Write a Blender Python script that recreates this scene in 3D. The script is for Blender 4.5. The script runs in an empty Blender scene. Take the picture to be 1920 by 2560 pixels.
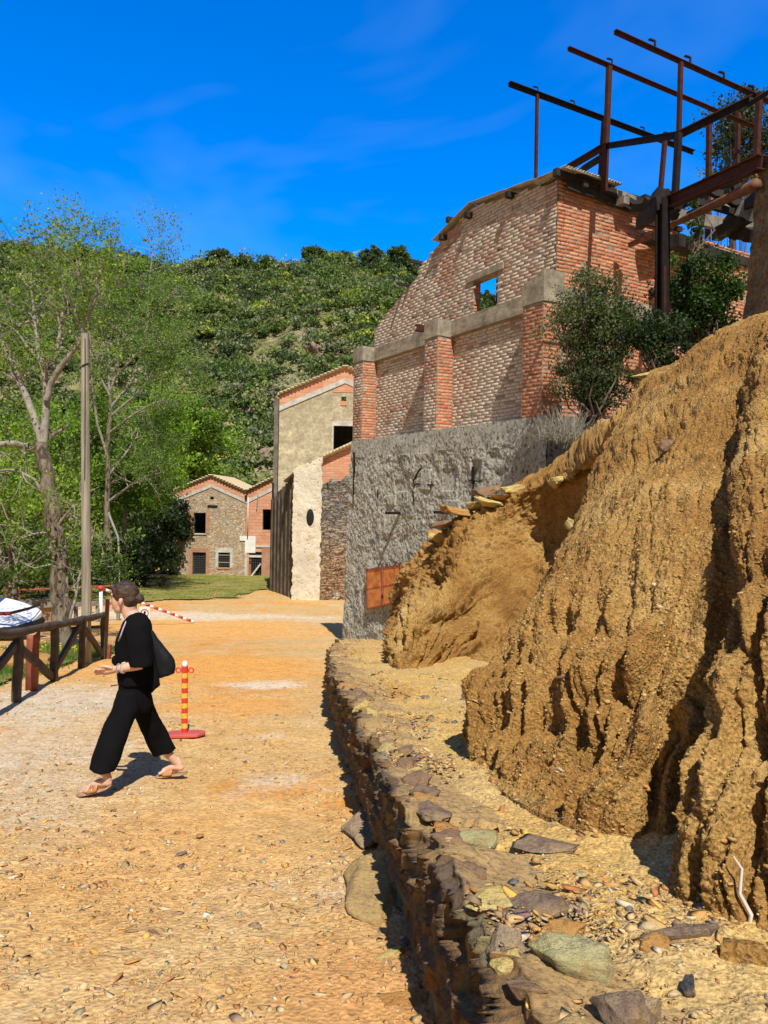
import bpy, bmesh, math, random
import numpy as np
from mathutils import Vector
random.seed(7); RNG = np.random.default_rng(7)
C = bpy.context.scene.collection
rad = math.radians
# ------------------------------------------------------------------ camera, light, exposure
FPX, PITCH, ROLL = 1850.0, rad(-0.93), 0.020
CZ = 1.5
_f = np.array([0, math.cos(PITCH), math.sin(PITCH)]); _r = np.array([1.0, 0, 0]); _u = np.cross(_r, _f)
_R = _r*math.cos(ROLL)+_u*math.sin(ROLL); _U = _u*math.cos(ROLL)-_r*math.sin(ROLL)
cam = bpy.data.cameras.new("camera"); cam.sensor_fit = 'VERTICAL'; cam.sensor_height = 36; cam.lens = 36*FPX/2560
cam.clip_start = 0.05; cam.clip_end = 3000
camo = bpy.data.objects.new("camera", cam); C.objects.link(camo)
from mathutils import Matrix
camo.matrix_world = Matrix(((_R[0], _U[0], -_f[0], 0), (_R[1], _U[1], -_f[1], 0), (_R[2], _U[2], -_f[2], CZ), (0, 0, 0, 1)))
sc = bpy.context.scene; sc.camera = camo
SUN_EL, SUN_AZ = rad(54), rad(-12)          # the light travels away from the viewer and a little to the left
w = bpy.data.worlds.new("World"); sc.world = w; w.use_nodes = True
nt = w.node_tree; bg = nt.nodes["Background"]
sky = nt.nodes.new("ShaderNodeTexSky"); sky.sky_type = 'NISHITA'; sky.sun_disc = False
sky.sun_elevation = SUN_EL; sky.sun_rotation = rad(168); sky.air_density = 1.0; sky.dust_density = 0.25; sky.ozone_density = 4.0
hs = nt.nodes.new("ShaderNodeHueSaturation"); hs.inputs['Saturation'].default_value = 1.58; hs.inputs['Value'].default_value = 1.85; hs.inputs['Hue'].default_value = 0.514
nt.links.new(sky.outputs[0], hs.inputs['Color'])
# sky behind the viewer is dimmed and less saturated to darken the shadows
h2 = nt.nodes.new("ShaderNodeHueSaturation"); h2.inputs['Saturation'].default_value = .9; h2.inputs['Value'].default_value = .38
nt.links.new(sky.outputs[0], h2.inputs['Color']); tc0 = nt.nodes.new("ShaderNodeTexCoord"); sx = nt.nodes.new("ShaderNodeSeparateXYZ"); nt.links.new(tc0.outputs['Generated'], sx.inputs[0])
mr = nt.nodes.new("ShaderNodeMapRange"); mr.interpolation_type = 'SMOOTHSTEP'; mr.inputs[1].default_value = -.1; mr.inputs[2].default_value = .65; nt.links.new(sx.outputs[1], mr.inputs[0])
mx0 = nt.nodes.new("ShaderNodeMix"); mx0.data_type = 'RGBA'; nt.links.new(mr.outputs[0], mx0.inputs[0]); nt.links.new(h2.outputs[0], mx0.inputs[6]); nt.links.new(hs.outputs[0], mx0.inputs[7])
tcw = nt.nodes.new("ShaderNodeTexCoord"); mpw = nt.nodes.new("ShaderNodeMapping"); mpw.inputs['Scale'].default_value = (1.2, 1.2, 2.6)
mpw.inputs['Rotation'].default_value = (0.2, 0.5, 0.4)
nzw = nt.nodes.new("ShaderNodeTexNoise"); nzw.inputs['Scale'].default_value = 1.5; nzw.inputs['Detail'].default_value = 4; nzw.inputs['Roughness'].default_value = .62; nzw.inputs['Distortion'].default_value = .5
rpw = nt.nodes.new("ShaderNodeValToRGB"); rpw.color_ramp.elements[0].position = .50; rpw.color_ramp.elements[1].position = .80
rpw.color_ramp.elements[0].color = (0, 0, 0, 1); rpw.color_ramp.elements[1].color = (.12, .12, .12, 1)
mxw = nt.nodes.new("ShaderNodeMix"); mxw.data_type = 'RGBA'; mxw.inputs[7].default_value = (5.2, 6.3, 8.2, 1)
nt.links.new(tcw.outputs['Generated'], mpw.inputs[0]); nt.links.new(mpw.outputs[0], nzw.inputs['Vector']); nt.links.new(nzw.outputs[0], rpw.inputs[0])
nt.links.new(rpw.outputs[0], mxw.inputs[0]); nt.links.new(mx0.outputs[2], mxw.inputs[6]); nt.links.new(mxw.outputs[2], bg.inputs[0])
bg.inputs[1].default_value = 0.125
sl = bpy.data.lights.new("sun", 'SUN'); sl.energy = 5.0; sl.angle = rad(0.5); sl.color = (1.0, .95, .86)
so = bpy.data.objects.new("sun", sl); C.objects.link(so)
so.rotation_euler = Vector((math.sin(SUN_AZ)*math.cos(SUN_EL), math.cos(SUN_AZ)*math.cos(SUN_EL), -math.sin(SUN_EL))).to_track_quat('-Z', 'Y').to_euler()
sc.view_settings.view_transform = 'Standard'; sc.view_settings.look = 'None'; sc.view_settings.gamma = 1; sc.view_settings.exposure = 0.22
sc.cycles.max_bounces = 5; sc.cycles.transparent_max_bounces = 6

# ------------------------------------------------------------------ helpers
def ray(px, py):
    return _f+_R*(px-960)/FPX+_U*(1280-py)/FPX
def P(px, py, Y):                                # the point seen at a pixel, Y metres ahead
    v = ray(px, py); return v*(Y/v[1])+np.array([0, 0, CZ])
def HB(y):
    return np.interp(y, [-60, 0, 22, 27, 35, 45, 60, 400], [-5.7, 1.5, 4.14, 4.58, 5.02, 5.55, 6.25, 6.25])
def GZ(x, y): return CZ-HB(y)
def G(px, py):                                   # where a pixel's ray meets the ground
    v = ray(px, py); Y = .5
    for k in range(4000):
        p = v*(Y/v[1]); 
        if p[2]+CZ < GZ(p[0], Y): return p+np.array([0, 0, CZ])
        Y *= 1.002
    return v*(80/v[1])+np.array([0, 0, CZ])
def vhash(ix, iy, iz, s):
    h = (ix.astype(np.int64)*374761393+iy.astype(np.int64)*668265263+iz.astype(np.int64)*2147483647+s*1274126177) & 0xffffffff
    h = ((h ^ (h >> 13))*1274126177) & 0xffffffff
    h = ((h ^ (h >> 16))*2246822519) & 0xffffffff
    return ((h ^ (h >> 15)) & 0xffffff)/float(0xffffff)
def vn(p, f=1.0, s=0):                           # value noise 0..1; p is (...,3), f scalar or 3-vector
    q = p*np.asarray(f, float)+s*13.7; i = np.floor(q); t = q-i; t = t*t*(3-2*t); i = i.astype(np.int64)
    X, Y, Z = i[..., 0], i[..., 1], i[..., 2]; a, b, c = t[..., 0], t[..., 1], t[..., 2]; r = 0
    for dx in (0, 1):
        for dy in (0, 1):
            for dz in (0, 1):
                wgt = (a if dx else 1-a)*(b if dy else 1-b)*(c if dz else 1-c)
                r = r+wgt*vhash(X+dx, Y+dy, Z+dz, s)
    return r
def fbm(p, f=1.0, o=4, s=0, g=.5):
    r = 0; a = 1; n = 0; f = np.asarray(f, float)
    for k in range(o):
        r = r+a*vn(p, f*2**k, s+k); n += a; a *= g
    return r/n
def cellblk(p, f, s=0):                          # blocky per-cell value
    q = p*np.asarray(f, float); i = np.floor(q).astype(np.int64); return vhash(i[..., 0], i[..., 1], i[..., 2], s)

def mesh(name, V, F, m, root=None, parent=None, col=None, smooth=False, mats=None, mi=None):
    V = np.asarray(V, dtype=np.float64).reshape(-1, 3)
    if root is not None: V = V-np.array(root.location)
    me = bpy.data.meshes.new(name)
    if isinstance(F, np.ndarray):
        k = F.shape[1]; n = len(F)
        me.vertices.add(len(V)); me.vertices.foreach_set("co", V.ravel().astype(np.float32))
        me.loops.add(n*k); me.loops.foreach_set("vertex_index", F.ravel().astype(np.int32))
        me.polygons.add(n); me.polygons.foreach_set("loop_start", np.arange(0, n*k, k, dtype=np.int32))
        me.polygons.foreach_set("loop_total", np.full(n, k, dtype=np.int32))
        me.update(calc_edges=True); me.validate()
    else:
        me.from_pydata([tuple(v) for v in V], [], [tuple(int(i) for i in f) for f in F]); me.update()
    if mats:
        for x in mats: me.materials.append(x)
        if mi is not None: me.polygons.foreach_set("material_index", np.asarray(mi, dtype=np.int32))
    else: me.materials.append(m)
    if col is not None:
        c = np.ones((len(V), 4), dtype=np.float32); c[:, :3] = col
        at = me.color_attributes.new("Col", 'FLOAT_COLOR', 'POINT'); at.data.foreach_set("color", c.ravel())
    if smooth: me.polygons.foreach_set("use_smooth", np.ones(len(me.polygons), dtype=bool))
    o = bpy.data.objects.new(name, me); C.objects.link(o)
    pr = parent if parent is not None else root
    if pr is not None: o.parent = pr
    return o
def tag(o, label=None, cat=None, group=None, kind=None):
    if label: o['label'] = label
    if cat: o['category'] = cat
    if group: o['group'] = group
    if kind: o['kind'] = kind
    return o
def thing(name, label, cat, loc, group=None):
    o = bpy.data.objects.new(name, None); C.objects.link(o); o.location = tuple(float(a) for a in loc); o.empty_display_size = .2
    return tag(o, label, cat, group)

class MB:                                        # collects shapes into one mesh
    def __init__(s): s.V = []; s.F = []; s.K = []
    def add(s, V, F, col=None):
        n = len(s.V); s.V += [tuple(map(float, v)) for v in V]; s.F += [[i+n for i in f] for f in F]
        s.K += [col if col is not None else (1, 1, 1)]*len(V); return s
    def box(s, c, size, ax=None, col=None):      # ax: three row vectors
        A = np.eye(3) if ax is None else np.array(ax, float); c = np.array(c, float); h = np.array(size, float)/2
        V = [c+A[0]*h[0]*i+A[1]*h[1]*j+A[2]*h[2]*k for i in (-1, 1) for j in (-1, 1) for k in (-1, 1)]
        return s.add(V, [(0, 1, 3, 2), (4, 6, 7, 5), (0, 4, 5, 1), (2, 3, 7, 6), (0, 2, 6, 4), (1, 5, 7, 3)], col)
    def bar(s, a, b, w, h, up=(0, 0, 1), col=None, seg=1, jit=0):
        a = np.array(a, float); b = np.array(b, float); d = (b-a)/np.linalg.norm(b-a); u = np.array(up, float)
        x = np.cross(d, u)
        if np.linalg.norm(x) < 1e-3: x = np.cross(d, (0, 1, 0))
        x /= np.linalg.norm(x); u = np.cross(x, d); V = []; F = []
        for k in range(seg+1):
            c = a+(b-a)*k/seg+(RNG.normal(size=3)*jit if jit else 0)
            V += [c+x*w/2*i+u*h/2*j for i, j in ((-1, -1), (1, -1), (1, 1), (-1, 1))]
            if k: F += [((k-1)*4+q, (k-1)*4+(q+1) % 4, k*4+(q+1) % 4, k*4+q) for q in range(4)]
        F += [(3, 2, 1, 0), tuple(seg*4+q for q in range(4))]
        return s.add(V, F, col)
    def ibeam(s, a, b, w, h, up=(0, 0, 1), t=None, kind='I'):
        t = t or w*.14; a = np.array(a, float); b = np.array(b, float); d = (b-a)/np.linalg.norm(b-a); u = np.array(up, float)
        x = np.cross(d, u); x /= np.linalg.norm(x); u = np.cross(x, d)
        if kind == 'I':
            s.bar(a+u*(h/2-t/2), b+u*(h/2-t/2), w, t, u); s.bar(a-u*(h/2-t/2), b-u*(h/2-t/2), w, t, u); s.bar(a, b, t, h-2*t, u)
        elif kind == 'L':
            s.bar(a+u*(h/2-t/2), b+u*(h/2-t/2), w, t, u); s.bar(a-x*(w/2-t/2)-u*t/2, b-x*(w/2-t/2)-u*t/2, t, h-t, u)
        else:
            s.bar(a+u*(h/2-t/2), b+u*(h/2-t/2), w, t, u); s.bar(a-u*(h/2-t/2), b-u*(h/2-t/2), w, t, u); s.bar(a-x*(w/2-t/2), b-x*(w/2-t/2), t, h-2*t, u)
        return s
    def tube(s, pts, rr, n=8, col=None, cap=True, rough=0):
        pts = [np.array(p, float) for p in pts]
        if np.isscalar(rr): rr = [rr]*len(pts)
        V = []; F = []; px = None
        for k, p in enumerate(pts):
            d = pts[min(k+1, len(pts)-1)]-pts[max(k-1, 0)]; d = d/(np.linalg.norm(d)+1e-9)
            x = px-d*np.dot(px, d) if px is not None else np.cross(d, (.3, .9, .1) if abs(d[1]) < .9 else (1, 0, 0))
            x /= np.linalg.norm(x)+1e-9; px = x; y = np.cross(d, x)
            for j in range(n):
                a = 2*math.pi*j/n; r = rr[k]*(1+(RNG.uniform(-rough, rough) if rough else 0))
                V.append(p+(x*math.cos(a)+y*math.sin(a))*r)
            if k: F += [((k-1)*n+j, (k-1)*n+(j+1) % n, k*n+(j+1) % n, k*n+j) for j in range(n)]
        if cap: F += [tuple(range(n-1, -1, -1)), tuple((len(pts)-1)*n+j for j in range(n))]
        return s.add(V, F, col)
    def ring(s, rows, n=24, col=None):           # rows: (centre, half-x vector, half-y vector); closed loft
        V = []; F = []
        for k, (c, ax, ay) in enumerate(rows):
            c = np.array(c, float)
            for j in range(n):
                a = 2*math.pi*j/n; V.append(c+np.array(ax)*math.cos(a)+np.array(ay)*math.sin(a))
            if k: F += [((k-1)*n+j, (k-1)*n+(j+1) % n, k*n+(j+1) % n, k*n+j) for j in range(n)]
        F += [tuple(range(n-1, -1, -1)), tuple((len(rows)-1)*n+j for j in range(n))]
        return s.add(V, F, col)
    def ball(s, c, r, n=12, m=8, ax=None, col=None):
        A = np.eye(3) if ax is None else np.array(ax, float); r = np.array([r]*3 if np.isscalar(r) else r, float); c = np.array(c, float)
        V = [c-A[2]*r[2]]; F = []
        for i in range(1, m):
            t = math.pi*i/m
            for j in range(n):
                a = 2*math.pi*j/n; V.append(c+A[0]*r[0]*math.sin(t)*math.cos(a)+A[1]*r[1]*math.sin(t)*math.sin(a)-A[2]*r[2]*math.cos(t))
        V.append(c+A[2]*r[2]); L = len(V)-1
        for j in range(n):
            F.append((0, 1+(j+1) % n, 1+j)); F.append((L, L-n+j, L-n+(j+1) % n))
            for i in range(m-2): F.append((1+i*n+j, 1+i*n+(j+1) % n, 1+(i+1)*n+(j+1) % n, 1+(i+1)*n+j))
        return s.add(V, F, col)
    def prism(s, poly, off, col=None):           # poly: 3-D outline; off: extrusion vector
        n = len(poly); off = np.array(off, float); V = [np.array(p, float) for p in poly]; V += [v+off for v in V]
        F = [tuple(range(n-1, -1, -1)), tuple(range(n, 2*n))]+[(i, (i+1) % n, n+(i+1) % n, n+i) for i in range(n)]
        return s.add(V, F, col)
    def build(s, name, m, root=None, parent=None, smooth=False, bevel=0, colr=False):
        o = mesh(name, s.V, s.F, m, root, parent, col=np.array(s.K) if colr else None, smooth=smooth)
        bm = bmesh.new(); bm.from_mesh(o.data); bmesh.ops.recalc_face_normals(bm, faces=bm.faces); bm.to_mesh(o.data); bm.free()
        if bevel:
            b = o.modifiers.new("bevel", 'BEVEL'); b.width = bevel; b.segments = 2; b.limit_method = 'ANGLE'
        return o
def remeshed(o, vox, smooth=3, disp=None):       # fuse the overlapping shapes of o into one continuous skin
    md = o.modifiers.new("r", 'REMESH'); md.mode = 'VOXEL'; md.voxel_size = vox
    if smooth:
        sm = o.modifiers.new("s", 'SMOOTH'); sm.factor = .6; sm.iterations = smooth
    dg = bpy.context.evaluated_depsgraph_get(); me = bpy.data.meshes.new_from_object(o.evaluated_get(dg))
    o.modifiers.clear(); old = o.data; mt = [x for x in old.materials]; o.data = me
    if not me.materials:
        for x in mt: me.materials.append(x)
    me.polygons.foreach_set("use_smooth", np.ones(len(me.polygons), dtype=bool))
    if disp is not None:
        V = np.zeros(len(me.vertices)*3, dtype=np.float32); me.vertices.foreach_get("co", V); V = V.reshape(-1, 3)
        N = np.array([v.normal[:] for v in me.vertices]); V = V+N*disp(V.astype(float))[:, None]
        me.vertices.foreach_set("co", V.astype(np.float32).ravel()); me.update()
    return o

# ---- node materials
class NM:
    def __init__(s, name, rough=.8, spec=.25, coord='Object'):
        s.m = bpy.data.materials.new(name); s.m.use_nodes = True; s.t = s.m.node_tree; s.b = s.t.nodes["Principled BSDF"]
        s.b.inputs['Roughness'].default_value = rough; s.b.inputs['Specular IOR Level'].default_value = spec
        s.tc = s.t.nodes.new("ShaderNodeTexCoord").outputs[coord]; s._n = None
    def L(s, a, b): s.t.links.new(a, b)
    def vec(s, scale=(1, 1, 1), rot=(0, 0, 0), src=None):
        m = s.t.nodes.new("ShaderNodeMapping"); m.inputs['Scale'].default_value = scale; m.inputs['Rotation'].default_value = rot
        s.L(src or s.tc, m.inputs[0]); return m.outputs[0]
    def noise(s, sc_, d=4, r=.55, v=None, dist=0):
        n = s.t.nodes.new("ShaderNodeTexNoise"); n.inputs['Scale'].default_value = sc_; n.inputs['Detail'].default_value = d
        n.inputs['Roughness'].default_value = r; n.inputs['Distortion'].default_value = dist; s.L(v or s.tc, n.inputs['Vector']); return n.outputs[0]
    def vor(s, sc_, v=None, feat='F1', out='Distance', rnd=1):
        n = s.t.nodes.new("ShaderNodeTexVoronoi"); n.feature = feat; n.inputs['Scale'].default_value = sc_; n.inputs['Randomness'].default_value = rnd
        s.L(v or s.tc, n.inputs['Vector']); return n.outputs[out]
    def ramp(s, a, pts):
        n = s.t.nodes.new("ShaderNodeValToRGB"); e = n.color_ramp.elements
        while len(e) < len(pts): e.new(.5)
        for k, (p, c) in enumerate(pts):
            e[k].position = p; c = (c, c, c) if np.isscalar(c) else c; e[k].color = (*c[:3], 1)
        s.L(a, n.inputs[0]); return n.outputs[0]
    def mix(s, fac, a, b, mode='MIX'):
        n = s.t.nodes.new("ShaderNodeMix"); n.data_type = 'RGBA'; n.blend_type = mode; n.clamp_factor = True
        for i, x in ((0, fac), (6, a), (7, b)):
            if hasattr(x, 'node'): s.L(x, n.inputs[i])
            elif i == 0: n.inputs[0].default_value = x
            else: n.inputs[i].default_value = (*x[:3], 1)
        return n.outputs[2]
    def math(s, op, a, b=0):
        n = s.t.nodes.new("ShaderNodeMath"); n.operation = op
        for i, x in ((0, a), (1, b)):
            if hasattr(x, 'node'): s.L(x, n.inputs[i])
            else: n.inputs[i].default_value = x
        return n.outputs[0]
    def attr(s): n = s.t.nodes.new("ShaderNodeVertexColor"); n.layer_name = "Col"; return n.outputs[0]
    def bump(s, h, dist=.01, strength=1):
        n = s.t.nodes.new("ShaderNodeBump"); n.inputs['Distance'].default_value = dist; n.inputs['Strength'].default_value = strength
        s.L(h, n.inputs['Height'])
        if s._n is not None: s.L(s._n, n.inputs['Normal'])
        s._n = n.outputs[0]; s.L(s._n, s.b.inputs['Normal']); return s
    def base(s, c):
        if hasattr(c, 'node'): s.L(c, s.b.inputs['Base Color'])
        else: s.b.inputs['Base Color'].default_value = (*c[:3], 1)
        return s
    def met(s, v): s.b.inputs['Metallic'].default_value = v; return s
def plain(name, c, rough=.7, var=.25, sc_=6, bump=.003, met=0, spec=.25):
    n = NM(name, rough, spec); a = n.noise(sc_, 5, .6)
    lo = tuple(x*(1-var) for x in c); hi = tuple(min(1, x*(1+var)) for x in c)
    n.base(n.ramp(a, [(.3, lo), (.7, hi)])).met(met)
    if bump: n.bump(n.noise(sc_*8, 4, .6), bump)
    return n.m
def leafmat(name, c=None, trans=.35):
    n = NM(name, .55, .3); t = n.t; a = n.attr()
    cc = a if c is None else n.mix(1.0, a, c, 'MULTIPLY'); n.base(cc)
    tr = t.nodes.new("ShaderNodeBsdfTranslucent"); g = n.mix(1.0, cc, (1.15, 1.5, .45), 'MULTIPLY'); n.L(g, tr.inputs[0])
    mx = t.nodes.new("ShaderNodeMixShader"); mx.inputs[0].default_value = trans
    n.L(n.b.outputs[0], mx.inputs[1]); n.L(tr.outputs[0], mx.inputs[2]); n.L(mx.outputs[0], t.nodes['Material Output'].inputs[0]); return n.m
def grid_faces(nu, nv):
    i = np.arange(nu-1)[:, None]*nv+np.arange(nv-1)[None, :]; i = i.ravel()
    return np.stack([i, i+nv, i+nv+1, i+1], 1)
def leaves(cen, size, cols, elong=1.8, flat=0.0):   # one rhombic leaf per centre
    n = len(cen); a = RNG.normal(size=(n, 3)); a[:, 2] *= (1-flat); a /= np.linalg.norm(a, axis=1)[:, None]
    b = RNG.normal(size=(n, 3)); b -= a*np.sum(a*b, 1)[:, None]; b /= np.linalg.norm(b, axis=1)[:, None]
    s = (np.asarray(size)*RNG.uniform(.6, 1.35, n))[:, None]
    V = np.stack([cen-a*s*elong/2, cen-b*s/2, cen+a*s*elong/2, cen+b*s/2], 1).reshape(-1, 3)
    F = np.arange(4*n).reshape(n, 4); K = np.repeat(cols, 4, 0); return V, F, K
def blobs(n, c, r, shell=.35):                      # points through an ellipsoid, thicker toward the outside
    d = RNG.normal(size=(n, 3)); d /= np.linalg.norm(d, axis=1)[:, None]; t = RNG.uniform(shell, 1, n)**.6
    return np.array(c)+d*t[:, None]*np.array(r)
# ------------------------------------------------------------------ ground
def m_ground():
    n = NM("ochre_gravel", .95, .1)
    big = n.noise(.35, 5, .6); med = n.noise(1.7, 5, .65); fine = n.noise(26, 5, .7); gr = n.vor(45, out='Color'); gd = n.vor(45)
    c = n.ramp(big, [(.30, (.62, .43, .21)), (.43, (.61, .39, .16)), (.54, (.63, .37, .125)), (.60, (.70, .30, .06)), (.74, (.56, .27, .08))])
    c = n.mix(n.ramp(med, [(.35, 0), (.75, .7)]), c, (.72, .51, .25))
    c = n.mix(n.ramp(n.noise(.9, 4, .6, n.vec((1, 1, 1), (0, 0, 1.1))), [(.58, 0), (.72, .6)]), c, (.70, .62, .49))
    def spot(c, x, y, rx, ry, colr, amt, ns):     # a spill of other coloured gravel lying at a place on the road
        mp = n.t.nodes.new("ShaderNodeMapping"); mp.vector_type = 'POINT'; mp.inputs['Location'].default_value = (-x/rx, -y/ry, 0); mp.inputs['Scale'].default_value = (1/rx, 1/ry, 0); n.L(n.tc, mp.inputs[0])
        ln = n.t.nodes.new("ShaderNodeVectorMath"); ln.operation = 'LENGTH'; n.L(mp.outputs[0], ln.inputs[0]); dd = n.math('ADD', ln.outputs['Value'], n.math('MULTIPLY', n.math('SUBTRACT', n.noise(ns, 5, .7), .5), 1.5))
        return n.mix(n.ramp(dd, [(.45, amt), (1.0, 0)]), c, colr)
    c = spot(c, -3.2, 13.5, 3.2, 3.0, (.80, .38, .09), .9, 1.2); c = spot(c, -1.9, 9.2, 1.2, 1.2, (.80, .38, .10), .8, 1.5); c = spot(c, -6, 24, 6, 5, (.82, .42, .12), .8, .5); c = spot(c, -1.8, 11.2, .8, .6, (.78, .72, .60), .7, 2.0)
    c = spot(c, -2.9, 5.2, 1.4, 1.6, (.60, .50, .36), .6, 1.3); c = spot(c, -4.3, 9.0, 1.7, 2.2, (.66, .60, .48), .75, 1.2); c = spot(c, -3.4, 6.6, 1.5, 1.3, (.64, .55, .42), .6, 1.4); c = spot(c, -9, 29, 9, 2.0, (.76, .70, .56), .7, .8); c = spot(c, -1.2, 4.0, .9, 1.1, (.72, .38, .12), .6, 2); c = spot(c, .1, 2.5, .8, .8, (.60, .28, .10), .6, 3)
    c = n.mix(n.ramp(n.noise(5, 5, .7), [(.38, .45), (.52, 0)]), c, (.42, .23, .08))
    c = n.mix(.38, c, n.mix(1, c, n.ramp(gr, [(0, .45), (1, 1.5)]), 'MULTIPLY'))
    c = n.mix(n.ramp(fine, [(.36, .55), (.52, 0)]), c, (.27, .15, .06))
    n.base(c); n.bump(n.noise(6, 6, .7), .016).bump(gd, .008); return n.m
M_GROUND = m_ground()
ys = np.concatenate([np.linspace(-30, 1, 20)[:-1], np.linspace(1, 9, 330)[:-1], np.linspace(9, 30, 260)[:-1], np.linspace(30, 75, 80)[:-1], np.linspace(75, 600, 12)])
xs = np.concatenate([-np.geomspace(600, 9, 40)[:-1], np.linspace(-9, 3, 420)[:-1], np.geomspace(3, 600, 30)])
X, Y = np.meshgrid(xs, ys, indexing='ij'); Q = np.stack([X, Y, 0*X], -1)
near = np.clip(1-(Y-2)/30, 0.15, 1)*(np.abs(X) < 30)
D = ((fbm(Q, .6, 3, 3)-.5)*.10+(fbm(Q, 3.0, 4, 5)-.5)*.035*near+(fbm(Q, 14, 3, 9)-.5)*.014*near)
D = D-.03*np.exp(-((X+5.2+.1*Y*0)**2))*0
V = np.stack([X, Y, GZ(X, Y)+D], -1).reshape(-1, 3)
tag(mesh("ground", V, grid_faces(len(xs), len(ys)), M_GROUND, smooth=True), kind='structure')
def gd(x, y):
    q = np.array([[x, y, 0.0]]); return float(GZ(x, y)+(fbm(q, .6, 3, 3)[0]-.5)*.10)

# lawn below the far house, and the grass verge behind the fence
def m_lawn():
    n = NM("dry_grass", .95, .1)
    c = n.ramp(n.noise(.5, 5, .7), [(.34, (.50, .36, .15)), (.47, (.38, .33, .09)), (.6, (.20, .23, .045))])
    c = n.mix(n.ramp(n.noise(9, 5, .7), [(.4, .5), (.6, 0)]), c, (.10, .12, .03)); n.base(c); n.bump(n.noise(12, 5, .7), .08); return n.m
M_LAWN = m_lawn()
def patch(name, outline, m, dz, res, label=None, amp=.25):
    o = np.array(outline, float); x0, y0 = o.min(0)-.3; x1, y1 = o.max(0)+.3
    gx = np.arange(x0, x1, res); gy = np.arange(y0, y1, res); X, Y = np.meshgrid(gx, gy, indexing='ij')
    Q = np.stack([X, Y, 0*X], -1); jx = X+(fbm(Q, .8, 3, 31)-.5)*amp*2; jy = Y+(fbm(Q, .8, 3, 37)-.5)*amp*2
    ins = np.zeros(X.shape, bool); j = len(o)-1
    for i in range(len(o)):
        c = ((o[i, 1] > jy) != (o[j, 1] > jy)) & (jx < (o[j, 0]-o[i, 0])*(jy-o[i, 1])/(o[j, 1]-o[i, 1]+1e-12)+o[i, 0]); ins ^= c; j = i
    Z = GZ(X, Y)+dz+(fbm(Q, .6, 3, 3)-.5)*.10+(fbm(Q, 2.2, 3, 15)-.5)*.05; V = np.stack([X, Y, Z], -1).reshape(-1, 3)
    F = grid_faces(len(gx), len(gy)); F = F[ins.reshape(-1)[F].all(1)]
    u, inv = np.unique(F, return_inverse=True); ob = mesh(name, V[u], inv.reshape(F.shape), m, smooth=True); tag(ob, kind='structure'); return X[ins], Y[ins]
patch("lawn", [(-26, 30.5), (-18, 30), (-13.5, 31.5), (-10.2, 35.5), (-7.4, 38), (-6.5, 58), (-30, 60), (-50, 50), (-50, 34)], M_LAWN, .06, .25, amp=1.3)
VERGE = [(-6.3, 6.5), (-5.15, 7.5), (-5.28, 10.2), (-5.55, 12.5), (-5.65, 15.5), (-6.2, 16.8), (-7.6, 17.2), (-8.3, 15.0), (-7.6, 12.6), (-7.1, 10.5), (-7.6, 8.0)]
patch("grass_verge", VERGE, M_LAWN, .05, .07, amp=.3)

def rocktmpl(n=12):
    v = RNG.normal(size=(n, 3)); v /= np.linalg.norm(v, axis=1)[:, None]; bm = bmesh.new()
    for p in v: bm.verts.new(p)
    r = bmesh.ops.convex_hull(bm, input=bm.verts); bmesh.ops.triangulate(bm, faces=bm.faces)
    bm.verts.index_update(); V = np.array([x.co[:] for x in bm.verts]); F = np.array([[q.index for q in f.verts] for f in bm.faces]); bm.free(); return V, F
PEB = [rocktmpl(10) for _ in range(8)]
PCOL = np.array([(.56, .38, .17), (.50, .30, .11), (.62, .46, .24), (.55, .26, .07), (.42, .17, .06), (.30, .20, .12), (.60, .50, .33), (.22, .13, .12), (.12, .13, .15), (.68, .60, .46), (.40, .36, .22), (.66, .40, .08)])
PW = np.array([15, 14, 6, 10, 5, 6, 3, 2, 2, 1.0, 2, 5.]); PW /= PW.sum()
def stones(name, pts, sz, m, flat=.55, kind='stuff', pal=None):
    Vs, Fs, Ks = [], [], []; n0 = 0; t = RNG.integers(0, 8, len(pts)); k = RNG.choice(len(PCOL), len(pts), p=PW)
    for q in range(8):
        s = np.where(t == q)[0]
        if not len(s): continue
        V0, F0 = PEB[q]; m_ = len(s); a = RNG.uniform(0, 6.28, m_); ca, sa = np.cos(a), np.sin(a); S = sz[s][:, None]*RNG.uniform(.6, 1.2, (m_, 3))*np.array([1.25, .85, flat]) 
        L = V0[None]*S[:, None, :]; tl = RNG.uniform(-.35, .35, m_)[:, None]; L[..., 2] += L[..., 0]*tl
        W = np.stack([L[..., 0]*ca[:, None]-L[..., 1]*sa[:, None], L[..., 0]*sa[:, None]+L[..., 1]*ca[:, None], L[..., 2]], -1)+pts[s][:, None, :]
        Vs.append(W.reshape(-1, 3)); Fs.append((F0[None]+(np.arange(m_)*len(V0))[:, None, None]).reshape(-1, 3)+n0); n0 += m_*len(V0)
        cc = (PCOL[k[s]] if pal is None else pal[k[s] % len(pal)])*RNG.uniform(.75, 1.2, (m_, 1)); Ks.append(np.repeat(cc, len(V0), 0))
    o = mesh(name, np.concatenate(Vs), np.concatenate(Fs), m, col=np.concatenate(Ks)); o['kind'] = kind; return o
def m_stone():
    n = NM("loose_stone", .85, .2); c = n.attr(); c = n.mix(n.ramp(n.noise(30, 4), [(.4, .35), (.6, 0)]), c, (.50, .34, .16)); n.base(c); n.bump(n.noise(80, 4, .7), .004); return n.m
M_STONE = m_stone()
def XW(y):                                        # the face of the low retaining wall
    return np.interp(y, [-2, 9, 12.3, 17, 22], [.82, -.61, -.84, -.90, -.86])
def TW(y): return np.interp(y, [-2, 11, 15, 19.5, 22], [.55, .55, .40, .14, .06])
N = 190000
yy = 1.9*np.exp(RNG.uniform(0, 1, N)*math.log(16)); xx = RNG.uniform(-1, 1, N)*(.56*yy+.6)
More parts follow.
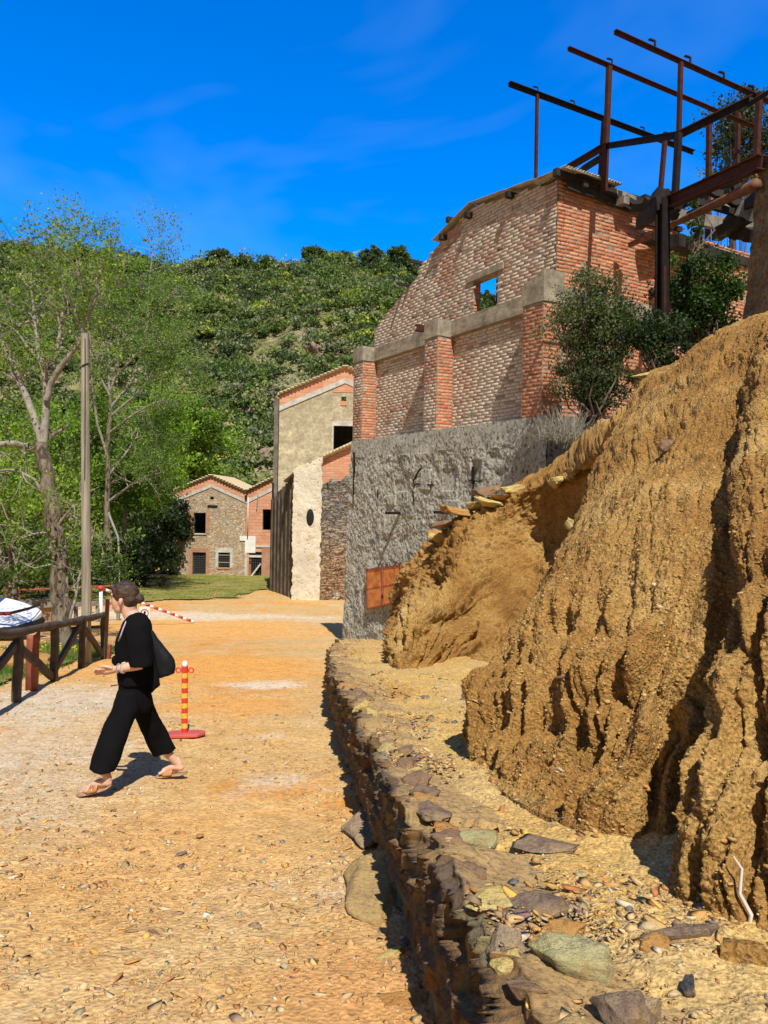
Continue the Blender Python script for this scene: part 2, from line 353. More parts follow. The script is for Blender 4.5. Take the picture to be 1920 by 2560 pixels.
sz = np.minimum((.0030+RNG.pareto(2.5, N)*.0050)*(1+yy*.06), .027)
clus = fbm(np.stack([xx, yy, 0*xx], -1), 1.1, 3, 44); keep = (xx < XW(yy)-.02) & (RNG.uniform(0, 1, N) < np.clip((clus-.30)*3.0, .15, 1)*np.clip(1.0-yy/18, .2, 1)*.75) & ~((xx < -5.3) & (yy > 7))
xx, yy, sz = xx[keep], yy[keep], sz[keep]
Q = np.stack([xx, yy, 0*xx], -1); nr = np.clip(1-(yy-2)/30, .15, 1)
zz = GZ(xx, yy)+(fbm(Q, .6, 3, 3)-.5)*.10+(fbm(Q, 3.0, 4, 5)-.5)*.035*nr+(fbm(Q, 14, 3, 9)-.5)*.014*nr
stones("gravel", np.stack([xx, yy, zz+sz*.12], -1), sz, M_STONE)

# ------------------------------------------------------------------ retaining wall, ledge, earth bank
def m_earth(name, cols, fs=1.0, bumps=1.0):
    n = NM(name, .95, .08)
    c = n.ramp(n.noise(.8*fs, 6, .65), [(.3, cols[0]), (.45, cols[1]), (.56, cols[2]), (.7, cols[3])])
    c = n.mix(n.ramp(n.noise(4.5*fs, 5, .7, n.vec((1, 1, .4))), [(.5, 0), (.68, .6)]), c, cols[1])
    sp = n.vor(75*fs, out='Color'); c = n.mix(.55, c, n.mix(1, c, n.ramp(sp, [(0, .5), (1, 1.6)]), 'MULTIPLY'))
    c = n.mix(n.ramp(n.noise(60*fs, 4, .7), [(.36, .6), (.5, 0)]), c, tuple(x*.4 for x in cols[0])); n.base(c)
    n.bump(n.noise(14*fs, 6, .7), .022*bumps).bump(n.vor(70*fs), .010*bumps).bump(n.noise(120*fs, 4, .7), .005*bumps); return n.m
M_BANK = m_earth("ochre_bank_earth", [(.20, .105, .034), (.34, .18, .052), (.43, .26, .085), (.53, .36, .145)])
M_LEDGE = m_earth("yellow_ledge_earth", [(.46, .27, .08), (.60, .39, .13), (.55, .38, .16), (.66, .47, .21)], 1.0, .6)
def m_wallstone():
    n = NM("schist_wall_stone", .85, .2); v = n.vec((1, .55, .35)); b = n.attr()
    c = n.mix(n.ramp(n.noise(5, 5, .6), [(.50, .0), (.66, .4)]), b, (.27, .16, .06)); c = n.mix(n.ramp(n.noise(2.2, 4), [(.60, 0), (.72, .2)]), c, (.22, .19, .11))
    c = n.mix(n.ramp(n.noise(38, 5, .7, n.vec((1, 1, .25))), [(.38, .65), (.52, 0)]), c, (.07, .05, .035)); n.base(c)
    n.bump(n.noise(22, 6, .65, n.vec((1, 1, 1.6))), .015).bump(n.noise(90, 4, .7), .006); return n.m
M_WALLST = m_wallstone()
nu, nv = 1500, 110
u = 1.0*np.exp(np.linspace(0, 1, nu)*math.log(21.5)); v = np.linspace(0, 1, nv)
UU, VV = np.meshgrid(u, v, indexing='ij'); T = TW(UU); up = np.clip(VV/.68, 0, 1); topd = np.clip((VV-.68)/.32, 0, 1)
X = XW(UU)+topd*.42; Z = GZ(X, UU)-.08+up*(T+.09); Q = np.stack([X, UU, Z], -1)
edge = np.exp(-((VV-.68)/.10)**2)
zw = (Z-GZ(X, UU))/.10+(fbm(Q, 2.6, 3, 401)-.5)*2.2; rw = np.floor(zw); yw = UU/.25+vhash(rw, rw*0, rw*0, 5)*7+(fbm(Q, 2.2, 3, 403)-.5)*1.6; cw = np.floor(yw); hv = vhash(rw, cw, cw*0, 9)
ed_ = np.minimum(np.minimum(zw-rw, 1-zw+rw)*.10, np.minimum(yw-cw, 1-yw+cw)*.25)
jut = (hv-.5)*.075-.045*np.exp(-(ed_/.013)**2)+(fbm(Q, (3, 5, 3), 4, 12)-.5)*.12+(fbm(Q, (16, 22, 16), 4, 14)-.5)*.045
zj = (cellblk(Q, (.01, 2.6, .01), 5)-.5)*.10+(fbm(Q, (4, 4, 4), 4, 16)-.5)*.09+(fbm(Q, (20, 20, 20), 3, 18)-.5)*.03
fade = np.clip(T/.3, 0, 1)
X = X+jut*(1-topd)*fade*np.clip(.3+up, 0, 1)-edge*.0; Z = Z+zj*np.clip(up*1.4-.6, 0, 1)*fade*(1-.55*topd)-topd*.05-(topd > .97)*.10
bc = .72*np.array([(.30, .19, .09), (.27, .16, .08), (.20, .14, .09), (.36, .24, .10), (.26, .22, .12), (.32, .18, .07)])
ci = (hv*5.99).astype(int); kc = bc[ci]*(.8+.4*fbm(Q, 6, 3, 20))[..., None]
kc = kc*(1-topd[..., None]**.2)+np.array([.50, .33, .14])*topd[..., None]**.2
wl = mesh("retaining_wall", np.stack([X, UU, Z], -1).reshape(-1, 3), grid_faces(nu, nv), M_WALLST, col=kc.reshape(-1, 3), smooth=True)
tag(wl, "long low dry stone retaining wall with ragged top edge running beside the ochre road", "retaining wall")

SEC = [  # bank profiles from near right to far left: foot, brow, upper, crest, back (heights are relative to the eye)
 [(1.75, .6, -1.02), (2.3, .9, -.1), (3.0, 1.5, .5), (5.0, 4.4, 1.9), (9, 5, 2.4)],
 [(1.20, 1.75, -1.16), (1.62, 2.2, -.25), (2.5, 3.5, .5), (4.6, 6.8, 2.2), (9, 8, 2.6)],
 [(.93, 2.28, -1.23), (1.24, 2.72, -.48), (1.95, 3.9, .3), (4.35, 7.3, 2.17), (9, 9.5, 2.6)],
 [(1.10, 2.72, -1.28), (1.46, 3.2, -.52), (2.1, 4.4, .22), (4.15, 7.8, 2.1), (8, 10.5, 2.5)],
 [(.80, 2.95, -1.30), (1.17, 3.42, -.50), (1.8, 4.6, .15), (3.9, 8.2, 2.0), (7.5, 11.2, 2.4)],
 [(.60, 3.42, -1.36), (.93, 3.9, -.66), (1.5, 4.9, -.05), (3.65, 8.8, 1.85), (7, 12, 2.3)],
 [(.50, 4.12, -1.44), (.72, 4.45, -.90), (1.25, 5.25, -.40), (3.4, 9.5, 1.70), (6.5, 12.6, 2.1)],
 [(.75, 5.1, -1.56), (1.2, 5.7, -1.10), (1.95, 6.7, -.22), (2.95, 8.5, 1.10), (5.6, 13, 1.8)],
 [(1.5, 6.6, -1.75), (2.2, 7.3, -1.0), (2.78, 8.0, -.15), (2.72, 8.75, 1.05), (5.2, 13.4, 1.6)],
 [(1.5, 8.2, -1.93), (2.3, 8.95, -1.15), (2.68, 9.75, -.30), (2.30, 9.8, .80), (4.8, 13.8, 1.3)],
 [(1.05, 9.1, -2.02), (1.95, 10.2, -1.35), (2.42, 11.1, -.55), (2.14, 11.3, .38), (4.4, 14.2, .8)],
 [(.18, 8.9, -2.02), (.44, 9.4, -1.40), (1.0, 10.6, -.92), (1.72, 12.0, .02), (3.6, 14.4, .3)],
 [(.12, 11, -2.27), (.30, 11.4, -1.8), (.58, 12.2, -1.36), (1.0, 12.9, -.72), (2.9, 15, -.3)],
 [(.10, 13, -2.5), (.22, 13.3, -2.15), (.38, 13.8, -1.85), (.55, 14.3, -1.25), (2.4, 16, -.9)],
 [(.28, 17, -2.98), (.31, 17.1, -2.8), (.34, 17.3, -2.55), (.40, 17.5, -2.3), (1.9, 18.3, -1.8)]]
def cr(Pk, t):
    n = len(Pk); t = np.clip(t, 0, n-1-1e-6); i = np.floor(t).astype(int); f = (t-i)[:, None]
    for _ in range(Pk.ndim-2): f = f[..., None]
    g = lambda k: Pk[np.clip(k, 0, n-1)]
    a, b, c, d = g(i-1), g(i), g(i+1), g(i+2)
    return .5*((2*b)+(c-a)*f+(2*a-5*b+4*c-d)*f*f+(3*b-a-3*c+d)*f**3)
S = np.array(SEC); nu, nv = 950, 620
tu = np.concatenate([np.linspace(0, 1, 60)[:-1], np.linspace(1, 8, 720)[:-1], np.linspace(8, 14, 520)]); nu = len(tu)
tv = np.concatenate([np.linspace(0, 1.05, 270)[:-1], np.linspace(1.05, 3, nv-300)[:-1], np.linspace(3, 4, 32)]); nv = len(tv)
A = cr(S, tu); B = cr(np.swapaxes(A, 0, 1), tv); B = np.swapaxes(B, 0, 1); B[..., 2] += CZ; B[:, 0, 2] -= .06
du = np.gradient(B, axis=0); dv = np.gradient(B, axis=1); Nn = np.cross(dv, du); Nn /= np.linalg.norm(Nn, axis=2)[..., None]+1e-9
sg = np.sign(np.median(Nn[..., 0])); Nn = Nn*(-sg)
TV = np.broadcast_to(tv[None], B.shape[:2]); TU = np.broadcast_to(tu[:, None], B.shape[:2])
steep = np.clip((1.75-TV)/1.0, 0.20, 1)*np.clip(.25+TV*2.2, 0, 1); steep2 = np.maximum(steep, .55*((TU > 6.9) & (TU < 12)))
wob = B+(fbm(B, 2.0, 3, 50)[..., None]-.5)*.16
jm = int(np.argmin(abs(tv-.8))); SA = np.concatenate([[0], np.cumsum(np.linalg.norm(np.diff(B[:, jm], axis=0), axis=1))])[:, None]*np.ones(B.shape[:2])
SV = np.concatenate([np.zeros((len(tu), 1)), np.cumsum(np.linalg.norm(np.diff(B, axis=1), axis=2), axis=1)], 1)
RL_ = np.stack([SA+(fbm(B, 1.6, 3, 68)-.5)*.30, SV, 0*SV], -1)      # rills run down the fall line
fl = np.abs(2*vn(RL_, (7.5, 1.3, 1), 51)-1)**.75; fl2 = np.abs(2*vn(RL_, (16, 3.0, 1), 52)-1)**.8; fl3 = np.abs(2*vn(RL_, (36, 8, 1), 65)-1)
tiers = fbm(wob, (1.6, 1.6, 4.2), 3, 53)
d = (fbm(B, .9, 4, 54)-.5)*.24*np.clip(TV*1.5, 0, 1)+(fbm(B, 3.4, 4, 55)-.5)*.11*np.clip(.3+TV, 0, 1)
d += steep*((fl-.5)*.19+(fl2-.5)*.14*(1-.7*np.clip((TU-8)/2, 0, 1))+(fl3-.5)*.036*(1-np.clip((TU-7.5)/1.5, 0, 1))+(tiers-.5)*.13)
d += ((fbm(B, 5, 4, 69)-.5)*.26)*np.exp(-((TU-8)/1.2)**2)*np.clip(TV-1.2, 0, 1)+steep2*(fbm(B, 8, 3, 56)-.5)*.045
pk = vn(B, (20, 20, 9), 57); d += (np.clip(pk-.5, 0, 1))*.04*np.clip(steep*1.3, .25, 1)
lum = np.clip(fbm(B, 5.5, 3, 61)-.5, 0, 1); d += lum*.05*np.clip(.4+TV*.3, 0, .8)
d += (fbm(B, (30, 30, 16), 3, 58)-.5)*.032+(vn(B, 80, 59)-.5)*.016
d *= np.clip((TV+.04)*6, .1, 1)
far = np.clip((TU-8.5)/3, 0, 1); d += far*((fbm(B, 1.7, 3, 67)-.5)*.40+(fbm(B, 4.5, 4, 63)-.5)*.34+(fbm(B, 13, 3, 64)-.5)*.20)*np.clip(TV*3, 0, 1)
for hx_, hy_, hY, rx_, rz_, dp_ in ((1130, 1490, 10.6, .42, .34, .55), (1235, 1470, 10.2, .30, .30, .45), (1395, 1150, 9.6, .5, .6, .45), (1440, 1260, 9.2, .4, .5, .45), (1060, 1580, 12.0, .25, .35, .3), (1690, 1640, 3.9, .16, .3, .22), (1480, 1600, 4.8, .2, .12, .14), (1560, 1240, 7, .3, .15, .15)):
    hc_ = P(hx_, hy_, hY); d -= dp_*np.exp(-(((B[..., 0]-hc_[0])/rx_)**2+((B[..., 2]-hc_[2])/rz_)**2+((B[..., 1]-hc_[1])/1.6)**2)**1.5)
Bd = B+Nn*d[..., None]; Bd[..., 2] -= steep*0.02
kb = None
tag(mesh("earth_bank", Bd.reshape(-1, 3), grid_faces(nu, nv), M_BANK, smooth=True), kind='structure')
BANK = (B, Bd, Nn, tu, tv)
def bankpt(a, b):
    i = int(np.argmin(abs(tu-a))); j = int(np.argmin(abs(tv-b))); return Bd[i, j], Nn[i, j]
# ledge top between wall and bank foot
nu_, nv_ = 900, 150
u = .9*np.exp(np.linspace(0, 1, nu_)*math.log(23.8)); v = np.linspace(0, 1, nv_); UU, VV = np.meshgrid(u, v, indexing='ij')
xb = np.interp(UU, [0, 1.75, 2.3, 3, 3.45, 4.1, 5, 6.2, 7.4, 8.7, 10.5, 13, 17, 20, 22], [2.6, 1.7, 1.5, 1.55, 1.3, 1.2, 1.5, 1.9, 1.6, 1.1, .9, .8, .9, 0.9, .2])
xa = XW(UU)+.16; X = xa+(xb-xa)*VV; Q = np.stack([X, UU, 0*X], -1)
LZ = lambda x, y, q: GZ(x, y)+TW(y)+(fbm(q, 1.8, 4, 70)-.5)*.10+(fbm(q, 9, 4, 72)-.5)*.035+(fbm(q, 34, 3, 74)-.5)*.014
Z = LZ(X, UU, Q)-np.clip(.06-VV*.3, 0, .06)+np.clip((X-(xb-.55))*.25, 0, .3)
tag(mesh("ledge", np.stack([X, UU, Z], -1).reshape(-1, 3), grid_faces(nu_, nv_), M_LEDGE, smooth=True), kind='structure')
N = 26000
yy = 1.3*np.exp(RNG.uniform(0, 1, N)*math.log(15)); xbb = np.interp(yy, u, xb[:, 0])-.45; xaa = XW(yy)+.02
xx = xaa+(xbb-xaa)*RNG.uniform(0, 1, N)**1.1; sz = np.minimum(.004+RNG.pareto(2.2, N)*.0055, .036); Q = np.stack([xx, yy, 0*xx], -1)
kk = RNG.uniform(0, 1, N) < np.clip((fbm(Q, 2.2, 3, 76)-.3)*3, .1, 1); xx, yy, sz, Q = xx[kk], yy[kk], sz[kk], Q[kk]
stones("ledge_gravel", np.stack([xx, yy, LZ(xx, yy, Q)+sz*.1], -1), sz, M_STONE, .30)
# crumbs of stone lying on the bank
N = 3600; a = RNG.integers(0, len(tu), N); b = RNG.integers(0, len(tv)-34, N); sz = np.minimum(.003+RNG.pareto(2.5, N)*.005, .03)
stones("bank_rubble", Bd[a, b]-Nn[a, b]*sz[:, None]*.2, sz, M_STONE, .5)

N = 50000; a = RNG.integers(40, 860, N); b = (RNG.uniform(0, 1, N)**.8*(len(tv)-36)).astype(int); sz = np.minimum(.003+RNG.pareto(3.2, N)*.004, .014)
stones("bank_crumbs", Bd[a, b]+Nn[a, b]*sz[:, None]*.1, sz, M_STONE, .8, pal=np.array([(.40, .22, .065), (.50, .31, .11), (.58, .41, .18), (.30, .16, .05), (.44, .26, .08)]))
# ---- single rocks
def m_rock(name, c, c2, stain=(.45, .26, .09)):
    n = NM(name, .8, .25); v = n.vec((1, 1, 2.5)); k = n.mix(n.ramp(n.noise(5, 5, .65, v), [(.4, 0), (.62, 1)]), c, c2)
    k = n.mix(n.ramp(n.noise(9, 4, .6), [(.55, 0), (.68, .7)]), k, stain); k = n.mix(n.ramp(n.noise(45, 4, .7), [(.35, .5), (.5, 0)]), k, tuple(x*.35 for x in c))
    n.base(k); n.bump(n.noise(7, 7, .72, n.vec((1, 1, 4))), .05).bump(n.noise(60, 4, .7), .006); return n.m
RK = {'purple': m_rock("purple_schist", (.20, .13, .09), (.36, .26, .16)), 'green': m_rock("green_schist", (.42, .37, .17), (.52, .46, .24)), 'grey': m_rock("grey_schist", (.20, .18, .14), (.34, .30, .22)),
      'brown': m_rock("brown_stone", (.25, .15, .09), (.34, .21, .11)), 'orange': m_rock("orange_stone", (.50, .24, .07), (.55, .33, .10)), 'yellow': m_rock("yellow_stone", (.62, .46, .14), (.66, .52, .22)),
      'ochre': M_BANK, 'ochreb': m_rock("ochre_boulder", (.44, .30, .13), (.60, .40, .15)), 'slate': m_rock("slate", (.07, .07, .075), (.13, .125, .12)), 'sand': m_rock("sandstone", (.38, .27, .16), (.45, .33, .20))}
def rock(name, label, p, dims, rz, tilt, kind, seed, cat='rock', group=None):
    rg = np.random.default_rng(seed); v = rg.normal(size=(16, 3)); v /= np.linalg.norm(v, axis=1)[:, None]; v[:, 2] = np.clip(v[:, 2], -.6, .55)
    bm = bmesh.new()
    for q in v: bm.verts.new(q)
    bmesh.ops.convex_hull(bm, input=bm.verts); loose = [x for x in bm.verts if not x.link_faces]
    bmesh.ops.delete(bm, geom=loose, context='VERTS')
    bmesh.ops.subdivide_edges(bm, edges=bm.edges, cuts=5, use_grid_fill=True); bmesh.ops.triangulate(bm, faces=bm.faces)
    bm.verts.index_update(); V = np.array([x.co[:] for x in bm.verts]); F = np.array([[q.index for q in f.verts] for f in bm.faces]); bm.free()
    V = V*(1+(fbm(V+seed, 2.2, 4, seed)-.5)[:, None]*.5); V[:, 2] += (cellblk(V, (.01, .01, 5), seed)-.5)*.05
    V = V*np.array(dims)/2; V[:, 2] += V[:, 0]*tilt; c, s = math.cos(rz), math.sin(rz); V = np.stack([V[:, 0]*c-V[:, 1]*s, V[:, 0]*s+V[:, 1]*c, V[:, 2]], 1)
    o = mesh(name, V, F, RK[kind], smooth=False); o.location = tuple(float(x) for x in p)
    bm = bmesh.new(); bm.from_mesh(o.data); bmesh.ops.recalc_face_normals(bm, faces=bm.faces); bm.to_mesh(o.data); bm.free()
    return tag(o, label, cat, group)
def LP(px, py):                                    # on the ledge
    v_ = ray(px, py); Yq = .8
    while Yq < 30:
        q = v_*(Yq/v_[1])
        if q[2]+CZ < GZ(q[0], Yq)+TW(Yq): break
        Yq *= 1.003
    return np.array([q[0], Yq, q[2]+CZ])
RL = [("flat purple stone slab lying at the wall's edge, largest purple slab on the ledge", 1330, 2270, (.30, .17, .06), .25, .1, 'purple', 11),
 ("orange brown flat stone just below the large purple slab", 1390, 2330, (.17, .09, .06), .0, .1, 'orange', 12),
 ("pale green fractured boulder at the wall's edge near the bottom", 1430, 2410, (.24, .20, .14), .3, 0, 'green', 13),
 ("long purple stone lying across the ledge behind the green boulder", 1700, 2345, (.30, .09, .09), .25, .0, 'purple', 14),
 ("orange cube shaped stone resting on the long purple stone", 1640, 2372, (.11, .09, .09), .5, .1, 'orange', 15),
 ("round lumpy ochre clod at the lower right foot of the bank", 1868, 2410, (.20, .16, .13), .3, 0, 'ochre', 16),
 ("broken mauve and white rock at the bottom edge, right of the green boulder", 1560, 2530, (.17, .13, .13), .3, .1, 'purple', 17),
 ("small cream stone beside the broken mauve rock at the bottom edge", 1612, 2520, (.08, .06, .09), .2, 0, 'sand', 18),
 ("flat grey mauve slab sunk in the ledge near the foot of the bank", 1370, 2110, (.30, .16, .03), .1, 0, 'purple', 19),
 ("grey green slab on the wall top below the brown capstones", 1190, 2100, (.22, .14, .09), .6, .1, 'green', 20),
 ("brown capstone standing on the wall edge, larger of the pair", 1035, 1965, (.17, .16, .16), .5, .3, 'brown', 21),
 ("dark brown capstone leaning behind the larger brown capstone", 1065, 1990, (.16, .13, .13), .2, -.2, 'purple', 22),
 ("yellow flat stone on the wall edge above the brown capstones", 1030, 1930, (.14, .10, .04), .4, .1, 'yellow', 23),
 ("reddish stone on the wall edge beyond the yellow flat stone", 1000, 1880, (.17, .15, .08), .2, .2, 'brown', 24),
 ("grey slab half buried in the ledge where the bank recedes", 1085, 1815, (.24, .12, .03), .5, .1, 'grey', 25),
 ("small black slate pebble lying alone on the ledge in the sun", 1122, 1892, (.06, .05, .05), .2, 0, 'slate', 26),
 ("orange brown stone on the ledge between the slabs, close under the bank", 1200, 2090, (.10, .07, .05), .9, 0, 'orange', 27),
 ("pale stone near the middle of the ledge, right of the purple slab", 1560, 2310, (.06, .035, .02), .3, 0, 'sand', 28),
 ("black slate standing at the foot of the bank beside the white twig", 1866, 2310, (.05, .04, .08), .3, 0, 'slate', 29),
 ("dark leaning slate wedge in front of the lumpy clod", 1724, 2470, (.05, .04, .08), .8, 0, 'slate', 30),
 ("angular ochre block jutting from the foot of the near bank", 1172, 1742, (.16, .10, .2), .6, .1, 'brown', 31)]
cy = 1.35
for k in range(58):                                   # broken coping stones bedded along the wall top
    ln = RNG.uniform(.10, .26)*(1+.03*cy); wd = RNG.uniform(.10, .22); o = rock("coping_stone", None, (0, 0, 0), (ln, wd, RNG.uniform(.04, .10)), 1.57+RNG.uniform(-.35, .35), RNG.uniform(-.12, .12), ['brown', 'orange', 'sand', 'yellow', 'ochreb', 'brown', 'ochreb', 'purple'][RNG.integers(0, 8)], 500+k, cat=None)
    xw_ = float(XW(cy))+RNG.uniform(.03, .13); o.location = (xw_, cy, float(GZ(xw_, cy)+TW(cy))+RNG.uniform(-.02, .015)); o.parent = wl
    cy += ln*RNG.uniform(.7, 1.25)
    if cy > 12: break
for lb, px, py, dm, rz, tl, kd, sd in RL:
    q = LP(px, py); rock("rock", lb, q+np.array([0, 0, dm[2]*.02]), dm, rz, tl, kd, sd)
for lb, px, py, dm, rz, tl, kd, sd, zz in [("broad grey brown boulder set in the road against the wall, farther of the two", 918, 2085, (.30, .58, .16), .1, 0, 'sand', 41, .01),
 ("long sloping boulder with yellow side against the wall, nearer of the two", 938, 2235, (.40, .95, .22), -.1, .0, 'ochreb', 42, .0),
 ("yellow flat stone on the road just in front of the long boulder", 965, 2395, (.20, .09, .05), .5, .1, 'yellow', 43, .01),
 ("rusty brown rock breaking through the road at the bottom edge", 1010, 2530, (.34, .22, .07), .2, 0, 'orange', 44, .0),
 ("black flat slate lying on the road in front of the walking woman", 325, 1992, (.085, .06, .02), .2, 0, 'slate', 45, .012),
 ("dark brown flat stone in the road's lower half, left of the boulders", 378, 2342, (.09, .055, .03), .2, 0, 'brown', 46, .012),
 ("purple pebble near the left edge of the road", 62, 2182, (.06, .045, .03), .2, 0, 'purple', 47, .012),
 ("grey green pointed stone lying on the road below the woman's rear foot", 450, 2140, (.085, .035, .025), .6, 0, 'grey', 48, .012),
 ("orange pebble standing out in the middle of the road", 500, 2095, (.05, .04, .03), .6, 0, 'orange', 49, .014)]:
    q = G(px, py); rock("rock", lb, q+np.array([0, 0, zz]), dm, rz, tl, kd, sd)
for lb, a, b, dm, kd, sd in [("large flat yellow rock crowning the left shoulder of the bank, beside the dry tuft", 9.6, 2.95, (.42, .3, .24), 'yellow', 61), ("flat tan slab on the bank crest under the dark bush", 5.6, 2.98, (.55, .3, .10), 'orange', 62),
 ("second flat slab on the bank crest, just below the tan one", 6.0, 2.96, (.5, .3, .1), 'yellow', 63), ("sharp brown stone poking from the bank face under the crest", 4.3, 2.2, (.2, .12, .14), 'brown', 64),
 ("yellow stone set in the middle of the bank face", 6.1, 2.15, (.18, .12, .16), 'yellow', 65), ("flat grey stone at the upper edge of the shaded gully", 6.6, 2.2, (.28, .18, .08), 'sand', 66),
 ("orange stone in the shaded lower gully of the bank", 8.7, 1.0, (.2, .12, .07), 'orange', 67)]:
    p, nn_ = bankpt(a, b); rock("rock", lb, p+nn_*.02, dm, sd*.7, .15, kd, sd)
k = 0
WH = ['closest to the left end', 'second from the left end', 'third from the left end', 'fourth from the left end', 'fifth from the left end', 'fifth from the right end', 'fourth from the right end', 'third from the right end', 'second from the right end', 'closest to the right end']
for k in range(10):
    p, nn_ = bankpt(10.5+k*.16, 2.98-.1*(k % 3)); rock("rock", f"flat stone of the bank's far heap, {WH[9-k]}", p+np.array([0, 0, .10]), (.55+.12*(k % 2), .42, .22), k*1.3, .2*(-1)**k, ['yellow', 'orange', 'yellow', 'brown'][k % 4], 80+k, group="stones heaped on the bank's far shoulder")
m = MB(); p, _ = bankpt(1.6, .3); q = LP(1868, 2330); m.tube([q+np.array([0, 0, -.02]), q+np.array([.01, 0, .05]), q+np.array([-.015, .02, .10]), q+np.array([-.01, .02, .17]), q+np.array([-.03, .03, .2])], [.005, .006, .006, .004, .002], 6)
tag(m.build("twig", plain("bleached_wood", (.55, .50, .42)), smooth=True), "bleached white twig sticking up at the foot of the bank", "twig")
m = MB(); p, nn_ = bankpt(4.75, .75); m.tube([p-nn_*.02+np.array([-.08, 0, .01]), p+nn_*.05+np.array([.08, 0, -.01])], .008, 6)
tag(m.build("rusty_pin", plain("rust_pin", (.20, .11, .08)), smooth=True), "thin rusty rod sticking out of the fluted bank face", "metal rod")
# ------------------------------------------------------------------ ruined brick building
d_ = np.array([-.4906, .8714, 0]); e_ = np.array([.8714, .4906, 0]); n_ = -e_; UZ = np.array([0, 0, 1.0])
OF = np.array([2.704, 14.5, 0]); OW = np.array([3.245, 14.46, 0])   # front plane (pilasters, render) and wall plane
def on(px, py, O, n):                              # pixel -> (s along d_, z) on the vertical plane through O with normal n
    v = ray(px, py); t = np.dot(O-np.array([0, 0, CZ]), n)/np.dot(v, n); p = v*t+np.array([0, 0, CZ]); return p
def sz(px, py, O): p = on(px, py, O, n_); return float(np.dot(p-O, d_)), float(p[2])
def se(px, py): p = on(px, py, OW, d_); return float(np.dot(p-OW, e_)), float(p[2])
def m_brick(name, mort=(.42, .33, .24)):
    n = NM(name, .9, .15); c = n.attr(); c = n.mix(n.ramp(n.noise(24, 4, .7), [(.38, .45), (.52, 0)]), c, (.13, .07, .045))
    c = n.mix(n.ramp(n.noise(9, 5, .6), [(.56, 0), (.66, .45)]), c, (.52, .42, .31)); n.base(c); n.bump(n.noise(40, 5, .7), .0025); return n.m
M_BRICK = m_brick("old_brick"); M_MORT = plain("mortar", (.30, .24, .18), .95, .35, 8, .01)
def bricks(name, O, d, n, s0, s1, z0, z1, ins, col, root, bh=.074, bl=.265, prot=.003, gap=.008, parent=None):
    rows = int((z1-z0)/bh); cs = []; 
    for r in range(rows):
        z = z0+(r+.5)*bh; off = (r % 2)*bl/2+RNG.uniform(-.05, .05); k = np.arange(int((s1-s0)/bl)+2)
        a = np.clip(s0-off+k*bl, s0, s1); b = np.clip(a[:]*0+s0-off+(k+1)*bl, s0, s1)
        jt = RNG.uniform(-.035, .035, len(k)+1); a = np.clip(a+jt[:-1], s0, s1); b = np.clip(b+jt[1:], s0, s1)
        for x, y in zip(a, b):
            if y-x > .04 and ins((x+y)/2, z): cs.append((x, y, z))
    cs = np.array(cs); m = len(cs); L = (cs[:, 1]-cs[:, 0])/2-gap/2; sc_ = (cs[:, 0]+cs[:, 1])/2; zc = cs[:, 2]+RNG.normal(0, .0025, m)+.006*np.sin(sc_*1.7)
    pr = prot*RNG.uniform(.25, 1.25, m); pr[RNG.uniform(0, 1, m) < .05] *= .1; hh = (bh-gap)/2*RNG.uniform(.88, 1.05, m); L = L*RNG.uniform(.93, 1.0, m)
    tl = RNG.normal(0, .006, m); V = np.zeros((m, 8, 3)); q = 0
    for i in (-1, 1):
        for j in (-1, 1):
            for k in (0, 1):
                sh = .82 if k else 1.0
                V[:, q] = O[None]+d[None]*(sc_+i*(L-(.004 if k else 0)))[:, None]+UZ[None]*(zc+j*(hh-(.005 if k else 0))+i*L*tl)[:, None]+n[None]*((k*pr)-.01*(1-k))[:, None]; q += 1
    V += RNG.normal(0, .0006, V.shape)
    F0 = np.array([(0, 1, 3, 2), (4, 6, 7, 5), (0, 4, 5, 1), (2, 3, 7, 6), (1, 5, 7, 3)]); F = (F0[None]+(np.arange(m)*8)[:, None, None]).reshape(-1, 4)
    cen = O[None]+d[None]*sc_[:, None]+UZ[None]*zc[:, None]; K = col(cen, sc_, zc); 
    o = mesh(name, V.reshape(-1, 3), F, M_BRICK, root, parent, col=np.repeat(K, 8, 0))
    bm = bmesh.new(); bm.from_mesh(o.data); bmesh.ops.recalc_face_normals(bm, faces=bm.faces); bm.to_mesh(o.data); bm.free(); return o
def c_red(c, s, z, wash=.25):
    r = RNG.uniform(0, 1, len(s))[:, None]; a = np.array([(.58, .17, .08)])*(1-r)+np.array([(.68, .30, .15)])*r; a = a*RNG.uniform(.7, 1.15, (len(s), 1))
    wv = (fbm(c, 1.6, 3, 80)-.5)[:, None]*2.2+RNG.normal(0, .25, (len(s), 1)); t = np.clip((wv-(.62-wash)), 0, .75); return a*(1-t)+np.array([(.60, .47, .34)])*t
def c_wash(c, s, z, red=.12, hi=0):
    r = RNG.uniform(0, 1, len(s))[:, None]; a = np.array([(.66, .555, .44)])*(1-r)+np.array([(.56, .44, .33)])*r
    wv = (fbm(c, 1.3, 3, 90)-.5)[:, None]*2.6+RNG.normal(0, .22, (len(s), 1)); t = np.clip((wv-.16+red)*1.8, 0, .9)
    rd = np.array([(.42, .20, .13)])*RNG.uniform(.75, 1.25, (len(s), 1)); dk = (RNG.uniform(0, 1, (len(s), 1)) < .06)*.5; return (a*(1-t)+rd*t)*(1-dk)
bb = thing("brick_building", "roofless ruined brick building with whitewashed gable and brick pilasters on a grey rendered base", "building", (3.2, 14.5, .5))
gab = [(px, py) for px, py in [(935, 823), (960, 790), (992, 748), (1040, 690), (1068, 642), (1090, 612), (1180, 513), (1375, 452)]]
gab = sorted([sz(px, py, OW) for px, py in gab]); gs = np.array([g[0] for g in gab]); gz = np.array([g[1] for g in gab])
sL = sz(935, 880, OW)[0]; s_end = sz(888, 900, OF)[0]
